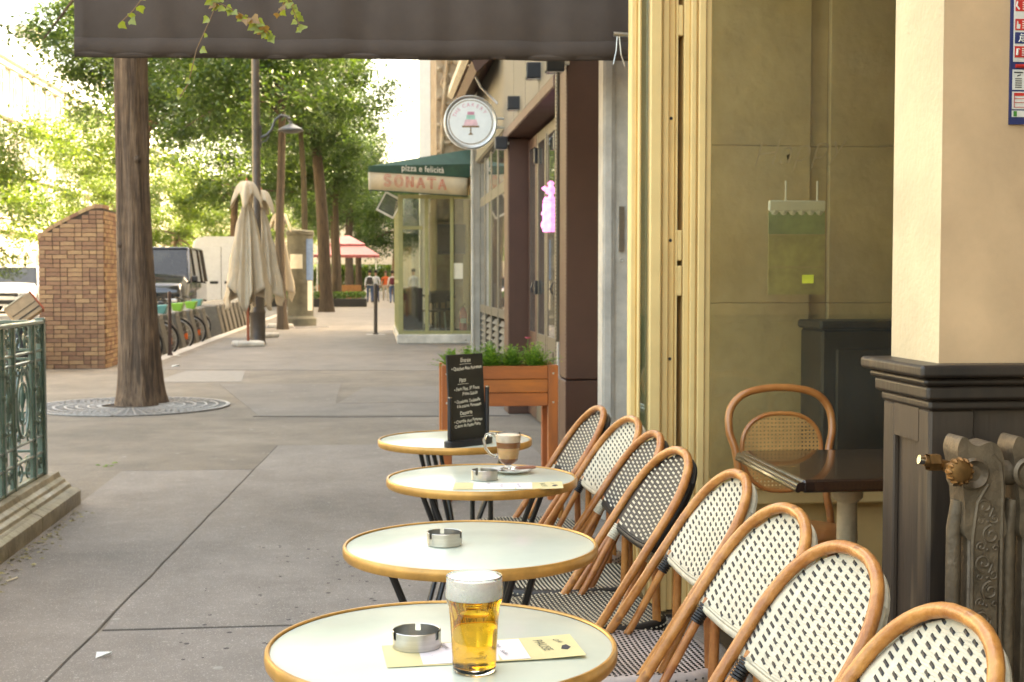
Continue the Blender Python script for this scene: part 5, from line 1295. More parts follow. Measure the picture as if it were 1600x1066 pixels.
# low dark spray of leaves left of the nearest trunk, part of the big tree next to the road
b = MB(); r_ = random.Random(77)
tw = thing('leafy_branch', 'dark leafy branch drooping below the awning left of the nearest trunk', 'branch', (-3.25, 13.6, 3.75))
for k in range(420):
    d = Vector((r_.gauss(0, .22), r_.gauss(0, .18), r_.gauss(0, .11))); nrm = Vector((r_.gauss(0, .6), r_.gauss(0, .6), 1)).normalized(); u = Quaternion(nrm, r_.uniform(0, 6.3)) @ nrm.orthogonal().normalized(); w = nrm.cross(u); s = .035 * r_.uniform(.6, 1.3)
    p = Vector((0, 0, .0)) + d; b.add([p - u * s, p + w * s * .42, p + u * s, p - w * s * .42], [(0, 1, 2, 3)])
part('leaves', b, foliage_dark, tw, fix=False); b = MB(); b.tube([(0, 0, -.05), (.3, .3, .5), (.62, .8, 1.5)], [.01, .016, .03], 6); part('twig', b, bark, tw, smooth=True)

# hedge and low planting
def leaf_box(x0, x1, y0, y1, z0, z1, n, leaf, seed):
    r_ = random.Random(seed); b = MB()
    for k in range(n):
        f = r_.random(); p = Vector((r_.uniform(x0, x1), r_.uniform(y0, y1), z0 + (z1 - z0) * r_.random() ** .6 + .05 * math.sin(r_.random() * 9)))
        nrm = Vector((r_.gauss(0, 1), r_.gauss(0, 1), r_.gauss(0, 1))).normalized(); u = nrm.orthogonal().normalized(); w = nrm.cross(u); s = leaf * r_.uniform(.6, 1.3)
        b.add([p - u * s, p + w * s * .5, p + u * s, p - w * s * .5], [(0, 1, 2, 3)])
    return b
t = thing('hedge_planter', 'long low dark planter of clipped green hedge across the far pavement', 'hedge planter', (-2, 64, 0))
b = MB(); b.cbox(-6.4, -.45, 63.2, 64.4, 0, .38, .02); part('trough', b, dark_int, t, world=True)
b = leaf_box(-6.35, -.5, 63.25, 64.35, .36, .68, 3600, .06, 5); part('foliage', b, hedge_m, t, world=True, kind='stuff', fix=False)
single('far_shrubs', leaf_box(-7, 1.4, 128, 131, 0, 2.6, 5000, .2, 6), foliage_mix, 'mass of far shrubs closing the street end under the trees', 'shrubs', kind='stuff')

# pink parasol roof over the far terrace
t = thing('pink_terrace_awning', 'faded pink two tier awning over a far terrace between the trunks', 'awning', (-1.7, 82, 0))
pm = mat('pink_canvas', (.62, .26, .26), .8, var=.06); pm2 = mat('pink_fringe', (.42, .12, .12), .8)
def pyr(b, cx, cy, hw, z0, z1, tw_): 
    b.add([(cx - hw, cy - hw, z0), (cx + hw, cy - hw, z0), (cx + hw, cy + hw, z0), (cx - hw, cy + hw, z0), (cx - tw_, cy - tw_, z1), (cx + tw_, cy - tw_, z1), (cx + tw_, cy + tw_, z1), (cx - tw_, cy + tw_, z1)], [(0, 1, 5, 4), (1, 2, 6, 5), (2, 3, 7, 6), (3, 0, 4, 7), (4, 5, 6, 7)])
b = MB(); pyr(b, -1.75, 82, 1.95, 2.75, 3.35, 1.0); part('lower_tier', b, pm, t, world=True); b = MB(); pyr(b, -1.75, 82, 1.1, 3.42, 3.95, .15); part('upper_tier', b, pm, t, world=True)
b = MB(); b.box(-3.7, .2, 80.03, 80.05, 2.58, 2.75); b.box(.19, .21, 80.05, 83.95, 2.58, 2.75); b.box(-2.85, -.65, 80.9, 80.92, 3.32, 3.42); part('fringe', b, pm2, t, world=True)
for x in (-3.5, 0): b = MB(); b.tube([(x, 80.3, 0), (x, 80.3, 2.7)], .035, 8); part('pole', b, white_print, t, world=True)
b = MB(); b.cbox(-3.6, -.9, 80.5, 80.9, 0, .95, .02); single('terrace_counter', b, mat('orange_wood', (.42, .19, .07), .6), 'orange wooden terrace screen low under the pink awning', 'screen')

# ================================================================== PARASOLS, LAMP, COLUMN, POSTS
def parasol(x, y, h, w, rz, lb, seed):
    t = thing('closed_parasol', lb, 'parasol', (x, y, 0), rz, group='closed cream parasols')
    b = MB(); b.cbox(-.28, .28, -.28, .28, 0, .11, .03); part('base', b, white_stone, t)
    b = MB(); b.tube([(0, 0, .1), (0, 0, h - .15)], .027, 10); part('pole', b, pole_red, t, smooth=True)
    # furled cloth: deep folds, flaring towards a ragged hem
    b = MB(); n = 144; seg = 26; r_ = random.Random(seed); ph = [r_.uniform(0, 6.3) for _ in range(4)]; vs = []
    for i in range(seg + 1):
        q = i / seg; 
        for j in range(n):
            a = 2 * math.pi * j / n; fold = .5 + .5 * math.cos(4 * a + ph[0]); tw_ = q * .5; f2 = 1 - 2 * abs(math.sin(4.5 * a + ph[1] + tw_)) ** .6; f3 = math.cos(3 * a + ph[2]); f4 = 1 - 2 * abs(math.sin(9 * a + ph[3] - tw_)) ** .7
            base = .05 + (w * .55) * q ** .8; r = base * (1 + .30 * (fold - .5) * 2 * (q * .8 + .2) + .24 * f2 + .09 * f4 + .12 * f3 * q) + .006 * math.sin(q * 23 + a * 3)
            z = (h - .42) - q * (h - .42 - 1.12) - (.34 * q ** 3) * fold ** 2 + .09 * f2 * q ** 4
            vs.append((r * math.cos(a), r * math.sin(a), z))
    b.add(vs, [(i * n + j, i * n + (j + 1) % n, (i + 1) * n + (j + 1) % n, (i + 1) * n + j) for i in range(seg) for j in range(n)])
    o = part('furled_cloth', b, parasol_m, t, smooth=180); sm = o.modifiers.new('t', 'SOLIDIFY'); sm.thickness = .008
    b = MB(); vs = []; seg = 9; n = 96     # drooping top cap with four corners
    for i in range(seg + 1):
        q = i / seg
        for j in range(n):
            a = 2 * math.pi * j / n; corner = abs(math.cos(2 * a + ph[3])) ** 3; r = (.02 + q ** .6 * (.17 + .13 * corner + .02 * math.sin(9 * a))); z = h - .05 * q - q ** 1.9 * (.20 + .30 * corner)
            vs.append((r * math.cos(a), r * math.sin(a), z))
    b.add(vs, [(i * n + j, i * n + (j + 1) % n, (i + 1) * n + (j + 1) % n, (i + 1) * n + j) for i in range(seg) for j in range(n)])
    o = part('top_cap', b, parasol_m, t, smooth=180); sm = o.modifiers.new('t', 'SOLIDIFY'); sm.thickness = .006
    b = MB(); b.lathe([(.0, 0), (.03, .0), (.02, .05), (0, .07)], 10, (0, 0, h - .01)); part('finial', b, pole_red, t, smooth=True)
    return t
parasol(-2.53, 26.7, 3.27, .62, .3, 'closed cream parasol nearest, in front of the lamp post', 3)
parasol(-2.58, 30.6, 3.35, .64, 1.0, 'second closed cream parasol, half hidden behind the nearest one', 5)
parasol(-2.60, 36.7, 3.15, .44, 2.0, 'third closed cream parasol, showing right of the slim trunk', 8)
t = thing('street_lamp', 'tall dark street lamp post with curved arm behind the parasols', 'street lamp', (-2.41, 27.5, 0))
b = MB(); b.lathe([(.17, 0), (.17, .03), (.155, .05), (.155, .62), (.165, .65), (.165, .68), (.14, .72), (.135, 1.2), (.09, 1.3), (.082, 5), (.06, 9.5), (0, 9.5)], 20); part('post', b, lamp_m, t, smooth=40)
b = MB(); b.tube([(.08, 0, 4.20), (.22, 0, 4.26), (.32, 0, 4.38), (.38, 0, 4.56), (.5, 0, 4.66), (.64, 0, 4.63), (.67, 0, 4.53)], .026, 8); b.tube([(.08, 0, 4.10), (.2, 0, 4.14), (.27, 0, 4.25)], .015, 6); b.tube([(.085, 0, 4.0), (.085, 0, 4.45)], .03, 8); b.lathe([(0, -.05), (.045, 0), (0, .05)], 10, (.66, 0, 4.6)); part('arm', b, lamp_grey, t, smooth=True)
b = MB(); b.lathe([(0, .15), (.03, .15), (.04, .09), (.10, .06), (.25, -.02), (.26, -.05), (.235, -.06), (.1, -.10), (0, -.11)], 28, (.70, 0, 4.40)); part('lamp_head', b, lamp_grey, t, smooth=True)
t = thing('advertising_column', 'grey green cylindrical column with white notices and blue panel', 'column', (-2.12, 37.8, 0))
b = MB(); b.lathe([(.44, 0), (.44, .22), (.40, .26), (.365, .30), (.365, 1.2), (.37, 1.22), (.365, 1.24), (.365, 2.55), (.39, 2.57), (.39, 2.66), (.36, 2.69), (0, 2.72)], 32); part('shaft', b, column_m, t, smooth=30)
b = MB(); b.lathe([(.369, 1.62), (.372, 2.02)], 10, ang=(R(225), R(283)), close=False); part('notice', b, paper, t)
b = MB(); b.lathe([(.372, 1.3), (.375, 2.45)], 8, ang=(R(300), R(345)), close=False); part('blue_panel', b, blue_paint, t); b = MB(); b.lathe([(.372, .45), (.375, 1.28)], 6, ang=(R(305), R(335)), close=False); part('pale_panel', b, paper, t)
def post(x, y, h, r, lb, cap=True, m=lamp_m):
    t = thing('pavement_post', lb, 'post', (x, y, 0), group='dark pavement posts')
    b = MB(); b.lathe([(r * 1.5, 0), (r * 1.5, .03), (r, .05), (r, h - .05), (r * 1.1, h - .03), (r * .8, h), (0, h)], 12); part('shaft', b, m, t, smooth=40)
    b = MB(); b.box(-r * 5, r * 5, -r * 4, r * 4, .003, .008); part('foot_plate', b, concrete, t)
post(-3.58, 23.6, 1.12, .032, 'thin brown post at the kerb in front of the bike docks', m=mat('brown_post', (.06, .03, .025), .5))
post(-.016, 32, 1.22, .045, 'black bollard standing alone on the pavement left of the veranda')
post(-9.6, 31.5, 1.1, .05, 'dark post between the white cars and the railing at left')

# ================================================================== BRICK WALL
bx0, bx1, by0, by1 = -4.98, -4.03, 20.3, 20.8
t = thing('brick_wall', 'yellow and red brick stairway wall with a sloping top', 'brick wall', (-4.5, 20.5, 0)); ch, bl_, bh = .0655, .215, .104
def topz(x): return 1.93 + (2.40 - 1.93) * min(1, max(0, (x - bx0) / (bx1 - bx0 - .15))) ** .8
b = MB(); pol = [(bx0 + .012, 0), (bx1 - .012, 0)] + [(bx1 - .012 - (bx1 - bx0 - .024) * k / 12, topz(bx1 - .012 - (bx1 - bx0 - .024) * k / 12) - .012) for k in range(13)]
b.prism(pol, by0 + .012, by1 + .6, 'Y'); part('mortar_core', b, mortar, t, world=True)
me_s = MB().cbox(-bl_ / 2 + .005, bl_ / 2 - .005, 0, .05, .004, ch - .005, .003).mesh('brick', brick_m); me_h = MB().cbox(-bh / 2 + .004, bh / 2 - .004, 0, .05, .004, ch - .005, .003).mesh('brick', brick_m)
rr = random.Random(8)
for r in range(37):
    z = r * ch; x = bx0 + (bh if r % 2 else 0) * .5; k = r % 2
    x = bx0; k = rr.randint(0, 1); first = rr.random() < .5
    while x < bx1 - .02:
        ln = bl_ if (k % 2 == 0) else bh
        if first and rr.random() < .6: ln = bh * rr.choice((1, .62)) if False else bh
        if x + ln > bx1: ln = bh if x + bh <= bx1 + .04 else 0
        if ln == 0: break
        if z + ch < topz(x + ln / 2) + .01:
            o = link('brick', me_s if ln > .15 else me_h, t); o.location = (x + ln / 2 + 4.5, by0 - 20.5 + rr.uniform(-.003, .003), z)
        x += ln; k += 1; first = False
b = MB()
for r in range(36):
    z = r * ch; 
    for k in range(8):
        y0 = by0 + .055 + k * .145 + (.07 if r % 2 else 0)
        if z + ch < 2.4: b.cbox(bx1 - .05, bx1 + rr.uniform(0, .004), y0, y0 + .135, z + .004, z + ch - .005, .003)
part('side_bricks', b, mat('brick_side', (.50, .335, .18), .85, scale=5, bump=.5, bscale=60, island=.26, col2=(.33, .155, .095)), t, world=True, kind='stuff')
b = MB()
for k in range(8): 
    xa, xb = bx0 + (bx1 - bx0) * k / 8, bx0 + (bx1 - bx0) * (k + 1) / 8 - .006; M = Matrix.Identity(4)
    b.add([(xa, by0 - .004, topz(xa) - .01), (xb, by0 - .004, topz(xb) - .01), (xb, by0 - .004, topz(xb) + .045), (xa, by0 - .004, topz(xa) + .045), (xa, by1, topz(xa) - .01), (xb, by1, topz(xb) - .01), (xb, by1, topz(xb) + .045), (xa, by1, topz(xa) + .045)], [(0, 1, 2, 3), (5, 4, 7, 6), (3, 2, 6, 7), (0, 4, 5, 1), (0, 3, 7, 4), (1, 5, 6, 2)])
part('coping_bricks', b, MATS['brick_side'], t, world=True, kind='stuff')
# rubbish by the wall
t = thing('rubbish_bag', 'black rubbish bag slumped against the brick wall', 'rubbish bag', (-5.0, 19.4, 0)); b = MB(); n = 22; vs = []
for i in range(15):
    q = i / 14; z = .78 * q; r = .26 * math.sin(math.pi * min(1, q * .86 + .16)) ** .6
    for j in range(n): a = 2 * math.pi * j / n; k = 1 + .08 * math.sin(a * 5 + q * 6) + .05 * math.sin(a * 9 - q * 9); vs.append((r * k * math.cos(a) + .03 * math.sin(q * 5), r * k * math.sin(a), z))
b.add(vs, [(i * n + j, i * n + (j + 1) % n, (i + 1) * n + (j + 1) % n, (i + 1) * n + j) for i in range(14) for j in range(n)]); part('bag', b, black_plastic, t, smooth=180)
b = MB(); b.tube([(0, 0, .72), (.02, 0, .80), (-.06, 0, .88)], [.05, .03, .06], 8); part('knot', b, black_plastic, t, smooth=True)
t = thing('cardboard_box', 'open tan cardboard box tilted on top of the black bag, red lining', 'cardboard box', (-4.86, 19.35, .78)); M = Matrix.Rotation(R(-38), 4, 'Y') @ Matrix.Rotation(R(18), 4, 'Z')
cb = mat('cardboard', (.42, .30, .19), .85, var=.1); b = MB(); b.cbox(-.2, .2, -.14, .14, 0, .3, .004, 0, M); part('box_body', b, cb, t)
b = MB(); b.cbox(.203, .222, -.15, .15, -.01, .31, .003, 0, M); part('side_flap', b, mat('red_card', (.42, .07, .03), .7), t); b = MB(); b.cbox(-.21, .1, -.15, .1, .302, .312, .002, 0, M); part('top_flap', b, paper, t); b = MB(); b.box(-.19, .19, -.1445, -.1415, .05, .07, 0, M); b.box(-.19, .19, -.1445, -.1415, .14, .15, 0, M); part('printed_bands', b, dark_int, t)
for k, (x, y, r, h, lb) in enumerate([(-5.45, 19.6, .16, .85, 'small dark bin bag left of the slumped black rubbish bag')]):
    b = MB(); vs = []
    for i in range(12):
        q = i / 11; rr_ = r * math.sin(math.pi * min(1, q * .84 + .18)) ** .6
        for j in range(16): a = 2 * math.pi * j / 16; vs.append((rr_ * (1 + .1 * math.sin(a * 4 + q * 7)) * math.cos(a), rr_ * math.sin(a), h * q))
    b.add(vs, [(i * 16 + j, i * 16 + (j + 1) % 16, (i + 1) * 16 + (j + 1) % 16, (i + 1) * 16 + j) for i in range(11) for j in range(16)]); single('rubbish_bag', b, black_plastic, lb, 'rubbish bag', (x, y, 0), smooth=180)

# ================================================================== BIKE DOCKS AND BIKES
t = thing('bike_dock', 'grey bike dock panel', 'bike dock', (-4.3, 22.4, -.12), group='bike docks along the kerb')
b = MB(); b.prism([(-.52, 0), (.62, 0), (.56, .30), (.44, .80), (-.44, .80), (-.52, .4)], -.26, .26, 'Y'); part('panel', b, dock_m, t, bevel=.02)
b = MB(); 
b.tube([(-.42, 0, .80), (.40, 0, .80)], .075, 12, flat=.55); b.cbox(.36, .46, -.2, .2, .72, .83, .02); part('dock_cap', b, dock_top, t, smooth=True)
b = MB(); b.cbox(-.1, .1, -.275, -.262, .5, .68, .004); part('keypad', b, black_plastic, t)
index_children()
spots_ = [22.4 + .98 * k for k in range(9)] + [33.0 + .98 * k for k in range(8)]
ordn = ['first', 'second', 'third', 'fourth', 'fifth', 'sixth', 'seventh', 'eighth', 'ninth']
t['label'] = 'nearest grey bike dock, half behind the nearest tree trunk'
for k, y in enumerate(spots_[1:]):
    lb = ('%s grey bike dock from the nearest trunk in the near row' % ordn[k + 1]) if k < 8 else ('%s grey dock of the farther row, behind the parasols' % ordn[k - 8])
    dup(t, (-4.3, y, -.12), 0, lb)
def bike(x, y, col, lb):
    t = thing('hire_bike', lb, 'bicycle', (x, y, -.12), group='docked hire bikes')
    r = .335
    for wx, nm in ((0, 'front_wheel'), (-1.08, 'rear_wheel')):
        b = MB(); b.tube([(wx + r * math.cos(a), 0, r + r * math.sin(a)) for a in [2 * math.pi * i / 40 for i in range(40)]], .021, 8, closed=True); w = part(nm, b, tyre, t, smooth=True)
        b = MB(); b.tube([(wx + (r - .025) * math.cos(a), 0, r + (r - .025) * math.sin(a)) for a in [2 * math.pi * i / 40 for i in range(40)]], .016, 6, closed=True)
        for i in range(14): a = 2 * math.pi * i / 14; b.tube([(wx, 0, r), (wx + r * .94 * math.cos(a), 0, r + r * .94 * math.sin(a))], .003, 4)
        b.lathe([(.04, -.03), (.04, .03)], 10, (wx, 0, r), ax='Y'); part('rim', b, rim_m, w, smooth=True)
        b = MB(); b.tube([(wx + (r + .035) * math.cos(a), 0, r + (r + .035) * math.sin(a)) for a in [R(20 + 140 * i / 14) for i in range(15)]], .03, 6, flat=.4); part('mudguard', b, lamp_m, t, smooth=True)
    b = MB(); b.tube([(0, 0, r), (-.08, 0, .62), (-.17, 0, .95)], .022, 8); b.tube([(-.12, 0, .75), (-.3, 0, .5), (-.6, 0, .33), (-.75, 0, .75)], .032, 8); b.tube([(-.6, 0, .33), (-1.08, 0, r)], .02, 8); b.tube([(-.75, 0, .6), (-1.08, 0, r)], .016, 6); part('bike_frame', b, col, t, smooth=True)
    b = MB(); b.tube([(-.25, -.28, 1.06), (-.17, -.2, 1.02), (-.17, .2, 1.02), (-.25, .28, 1.06)], .016, 8); part('handlebar', b, black_plastic, t, smooth=True)
    b = MB(); b.lathe([(0, .04), (.09, .035), (.11, 0), (.05, -.03), (0, -.03)], 14, (-.78, 0, .9)); b.tube([(-.75, 0, .7), (-.78, 0, .9)], .016, 8); part('saddle', b, black_plastic, t, smooth=True)
    b = MB(); b.prism([(-.04, .80), (.12, .82), (.17, .99), (-.08, .98)], -.15, .15, 'Y'); part('basket', b, col, t, bevel=.02); 
    b = MB(); b.lathe([(.03, 0), (0, .004)], 10, (.16, -.03, .33), ax='Y'); b.cbox(r - .16, r - .11, -.012, .012, .26, .38, .004); part('reflector', b, orange, t)
bike(-3.95, 22.95, lime, 'lime green hire bike docked nearest the tree trunk'); bike(-3.95, 24.8, teal, 'teal hire bike docked between two lime ones'); bike(-3.95, 26.85, lime, 'lime green hire bike, third from the nearest trunk'); bike(-3.95, 28.75, lime, 'lime green hire bike farthest along the near row of docks'); bike(-4.2, 31.6, teal, 'teal hire bike in the gap between the two rows of docks')

# ================================================================== VEHICLES
def loft(b, secs, mi=0, cap=True):
    n = len(secs[0]); vs = [p for s in secs for p in s]
    fs = [(i * n + j, i * n + (j + 1) % n, (i + 1) * n + (j + 1) % n, (i + 1) * n + j) for i in range(len(secs) - 1) for j in range(n)]
    if cap: fs += [tuple(range(n)), tuple((len(secs) - 1) * n + j for j in range(n))[::-1]]
    return b.add(vs, fs, mi)
def body_sec(y, wl, zb, zbelt, wt, zt, r=.06):
    """cross-section at length y: sill width wl, belt height, top width, top height"""
    h = [(-wl * .94, zb), (-wl, zb + .12), (-wl, zbelt * .75 + zb * .25), (-wl * .985, zbelt), (-wt - .03, zt - .10), (-wt + .03, zt - .02), (-wt * .6, zt), (0, zt + .015)]
    return [(x, y, z) for x, z in h] + [(-x, y, z) for x, z in h[-2::-1]]
def wheel(t, x, y, r, w=.2, side=1):
    b = MB(); b.lathe([(r * .6, -w / 2), (r * .93, -w / 2), (r, -w / 2 + .03), (r, w / 2 - .03), (r * .93, w / 2), (r * .6, w / 2)], 28, (x, y, r), ax='X'); wo_ = part('wheel', b, tyre, t, smooth=40)
    b = MB(); b.lathe([(r * .62, side * w * .48), (r * .64, side * w * .35), (r * .3, side * w * .30), (.05, side * w * .42), (0, side * w * .42)], 24, (x, y, r), ax='X')
    for k in range(5): a = 2 * math.pi * k / 5; b.tube([(x + side * w * .42, y, r), (x + side * w * .45, y + r * .6 * math.cos(a), r + r * .6 * math.sin(a))], .035, 6)
    part('rim', b, rim_m, wo_, smooth=30)
def vehicle(nm, lb, loc, rz, paint, L_, Wd, H_, kind, group=None):
    """front faces -Y"""
    t = thing(nm, lb, 'van' if kind == 'van' or kind == 'tall' else 'car', loc, rz, group); w = Wd / 2; b = MB(); zb = .24
    if kind == 'van': st = [(0, .86, .72, .74, .78, 1.0), (.08, .93, .85, .86, .84, 1.14), (.30, .98, 1.0, .93, .90, 1.27), (.85, 1, 1.2, .96, .88, 1.40), (1.0, 1, 1.25, .97, .87, 1.46)]
    elif kind == 'tall': st = [(0, .92, .9, .9, .88, 1.2), (.05, 1, 1.0, .98, .95, 1.3)]
    else: st = [(0, .80, .5, .70, .72, .62), (.10, .92, .62, .82, .80, .76), (.35, .98, .72, .9, .84, .88), (.9, 1, .85, .93, .84, .98), (1.15, 1, .88, .94, .84, 1.02)]
    secs = [body_sec(y, w * a, zb, z1, w * c2, z2) for (y, a, z1, c1, c2, z2) in st]
    zbelt = secs[-1][3][2]; ztop0 = secs[-1][7][2]
    yw = st[-1][0]; yr = yw + (.85 if kind == 'van' else .5 if kind == 'tall' else .85)      # windscreen base and header
    if kind == 'tall': yw = .06; 
    # lower body continues to the back at belt height
    end = L_
    secs.append(body_sec(end - .06, w, zb, zbelt, w * .97, zbelt + .04)); secs.append(body_sec(end, w * .95, zb + .05, zbelt, w * .92, zbelt + .02)); 
    loft(b, secs); part('body', b, paint, t, smooth=35)
    # cabin
    b = MB(); ws = .985; wr = .84 if kind != 'tall' else .92
    cab = [[(-w * ws, yw, zbelt), (w * ws, yw, zbelt), (w * wr, yr, H_ - .05), (-w * wr, yr, H_ - .05)]]
    yb = end - (.06 if kind != 'car' else .35); ybr = end - (.12 if kind != 'car' else .75)
    v = [(-w * ws, yw, zbelt - .02), (w * ws, yw, zbelt - .02), (w * ws, yb, zbelt - .02), (-w * ws, yb, zbelt - .02), (-w * wr, yr, H_ - .06), (w * wr, yr, H_ - .06), (w * wr, ybr, H_ - .06), (-w * wr, ybr, H_ - .06)]
    b.add(v, [(0, 1, 5, 4), (1, 2, 6, 5), (2, 3, 7, 6), (3, 0, 4, 7), (4, 5, 6, 7)]); part('cabin', b, paint if kind == 'tall' else car_glass, t, bevel=.03)
    b = MB(); b.cbox(-w * wr - .02, w * wr + .02, yr - .02, ybr + .03, H_ - .07, H_, .03); part('roof', b, paint, t, bevel=.02)
    def pill(name, p0, p1, r, m_):
        b = MB(); b.tube([p0, p1], r, 6); return part(name, b, m_, t, smooth=True)
    if kind != 'tall':
        for s in (-1, 1):
            pill('pillar', (s * w * ws, yw, zbelt), (s * w * wr, yr, H_ - .04), .045, paint)
            for q in (.30, .68) if kind == 'van' else (.42,): 
                ya = yw + (yb - yw) * q + .2; pill('pillar', (s * (w * ws + .002), ya, zbelt), (s * (w * wr + .002), ya + .02, H_ - .05), .04, paint)
            pill('pillar', (s * w * ws, yb, zbelt), (s * w * wr, ybr, H_ - .04), .06, paint)
    else:
        b = MB(); v = [(-w * .9, yw - .01, zbelt + .04), (w * .9, yw - .01, zbelt + .04), (w * wr * .92, yw + (yr - yw) * .8, H_ - .5), (-w * wr * .92, yw + (yr - yw) * .8, H_ - .5)]
    for s in (-1, 1):
        for yy_ in (.85, end - .9): wheel(t, s * (w - .1), yy_, .34, .2, s)
        if kind != 'tall':
            zz = .72 if kind == 'van' else .62
            b = MB(); b.cbox(s * w * .62 - .16, s * w * .62 + .16, -.015, .10, zz - .05, zz + .07, .02); part('headlight', b, lens, t, bevel=.015)
            b = MB(); b.cbox(s * (w + .1) - .09, s * (w + .1) + .09, yw + .2, yw + .32, zbelt + .0, zbelt + .18, .03); part('mirror', b, black_plastic if paint is car_black else paint, t, bevel=.02)
    if kind != 'tall':
        b = MB(); b.cbox(-w * .42, w * .42, -.02, .06, .55, .68, .01); part('grille', b, black_plastic, t)
        b = MB(); b.cbox(-w * .7, w * .7, -.012, .1, .28, .44, .02); part('lower_intake', b, black_plastic, t)
        b = MB(); b.cbox(-.26, .26, -.03, -.018, .40 if kind == 'van' else .46, .51 if kind == 'van' else .56, .004); part('number_plate', b, white_print, t)
        if kind == 'van':
            for s in (-1, 1):
                b = MB(); b.tube([(s * w * 1.001, 1.25, .45), (s * w * 1.001, 1.25, zbelt)], .006, 4); b.tube([(s * w * 1.001, 2.3, .4), (s * w * 1.001, 2.3, zbelt)], .006, 4); part('door_seam', b, black_plastic, t)
                b = MB(); b.cbox(s * w - .01, s * w + .02, 2.1, 2.28, .95, .99, .005); part('door_handle', b, black_plastic, t)
    return t
vehicle('parked_van', 'black van parked beyond the bike docks, facing the camera', (-6.25, 37.6, .0), 0, car_black, 4.8, 1.95, 2.26, 'van')
# white panel van, its rear doors towards the camera
t = thing('parked_van', 'tall white panel van with closed rear doors behind the black van', 'van', (-5.35, 47.0, .0)); w = 1.05
b = MB(); secs = []
for y, k in ((0, .96), (.06, 1), (4.2, 1), (5.0, .95)):
    h = [(-w * k, .35), (-w * k, 1.3), (-w * .97 * k, 2.2), (-w * .90 * k, 2.62), (-w * .8 * k, 2.74), (-w * .5, 2.80)]; secs.append([(x, y, z) for x, z in h] + [(-x, y, z) for x, z in h[::-1]])
loft(b, secs); part('body', b, car_white, t, smooth=35)
for s in (-1, 1):
    b = MB(); b.cbox(min(s * .01, s * .93), max(s * .01, s * .93), -.035, -.005, .5, 2.45, .012); d = part('rear_door', b, car_white, t)
    b = MB(); b.cbox(s * .25 - .14, s * .25 + .14, -.06, -.037, 1.16, 1.25, .008); part('handle', b, black_plastic, d)
    b = MB(); b.cbox(s * .85 - .05, s * .85 + .05, -.03, -.004, .75, 1.3, .01); part('tail_light', b, mat('red_lens', (.4, .03, .02), .2) if 'red_lens' not in MATS else MATS['red_lens'], t)
    wheel(t, s * .9, .9, .34, .22, s); wheel(t, s * .9, 4.1, .34, .22, s)
b = MB(); b.cbox(-1.0, 1.0, -.1, .05, .35, .5, .02); part('bumper', b, black_plastic, t)
b = MB(); b.tube([(.0, -.02, .5), (0, -.02, 2.45)], .006, 4); part('door_gap', b, black_plastic, t)
vehicle('parked_car', 'white car facing the camera between the left edge and brick wall', (-12.6, 47, .17), R(6), car_white, 4.3, 1.82, 1.62, 'car', 'white cars parked across the road')
vehicle('parked_car', 'silver white car cropped by the left edge, front wheel showing', (-11.9, 41.5, .17), R(66), car_white, 4.4, 1.8, 1.5, 'car', 'white cars parked across the road')
vehicle('parked_car', 'dark red car parked beyond the column, left of the leaning tree', (-4.9, 72, -.1), 0, mat('car_red', (.12, .01, .01), .2, coat=1), 4.2, 1.8, 1.5, 'car')
# two-wheeler / dark shape by the column
t = thing('parked_scooter', 'dark scooter with a windscreen parked beside the far hedge', 'scooter', (-3.0, 56, 0))
for y in (0, 1.2): b = MB(); b.lathe([(.1, -.05), (.25, -.05), (.27, 0), (.25, .05), (.1, .05)], 18, (0, y, .27), ax='X'); part('wheel', b, tyre, t, smooth=30)
b = MB(); b.tube([(0, 0, .3), (0, .2, .8), (0, .25, 1.05)], .05, 8); b.cbox(-.2, .2, .25, .32, .35, 1.0, .03); b.cbox(-.15, .15, .32, .75, .28, .34, .02); b.cbox(-.16, .16, .75, 1.45, .4, .75, .06); part('fairing', b, car_black, t, bevel=.02)
b = MB(); b.tube([(-.32, .3, 1.05), (.32, .3, 1.05)], .02, 6); part('handlebar', b, black_plastic, t); b = MB(); b.cbox(-.2, .2, .1, .115, 1.05, 1.5, .005); part('windscreen', b, car_glass, t)
b = MB(); b.cbox(-.15, .15, .7, 1.4, .76, .85, .03); part('saddle', b, black_plastic, t)

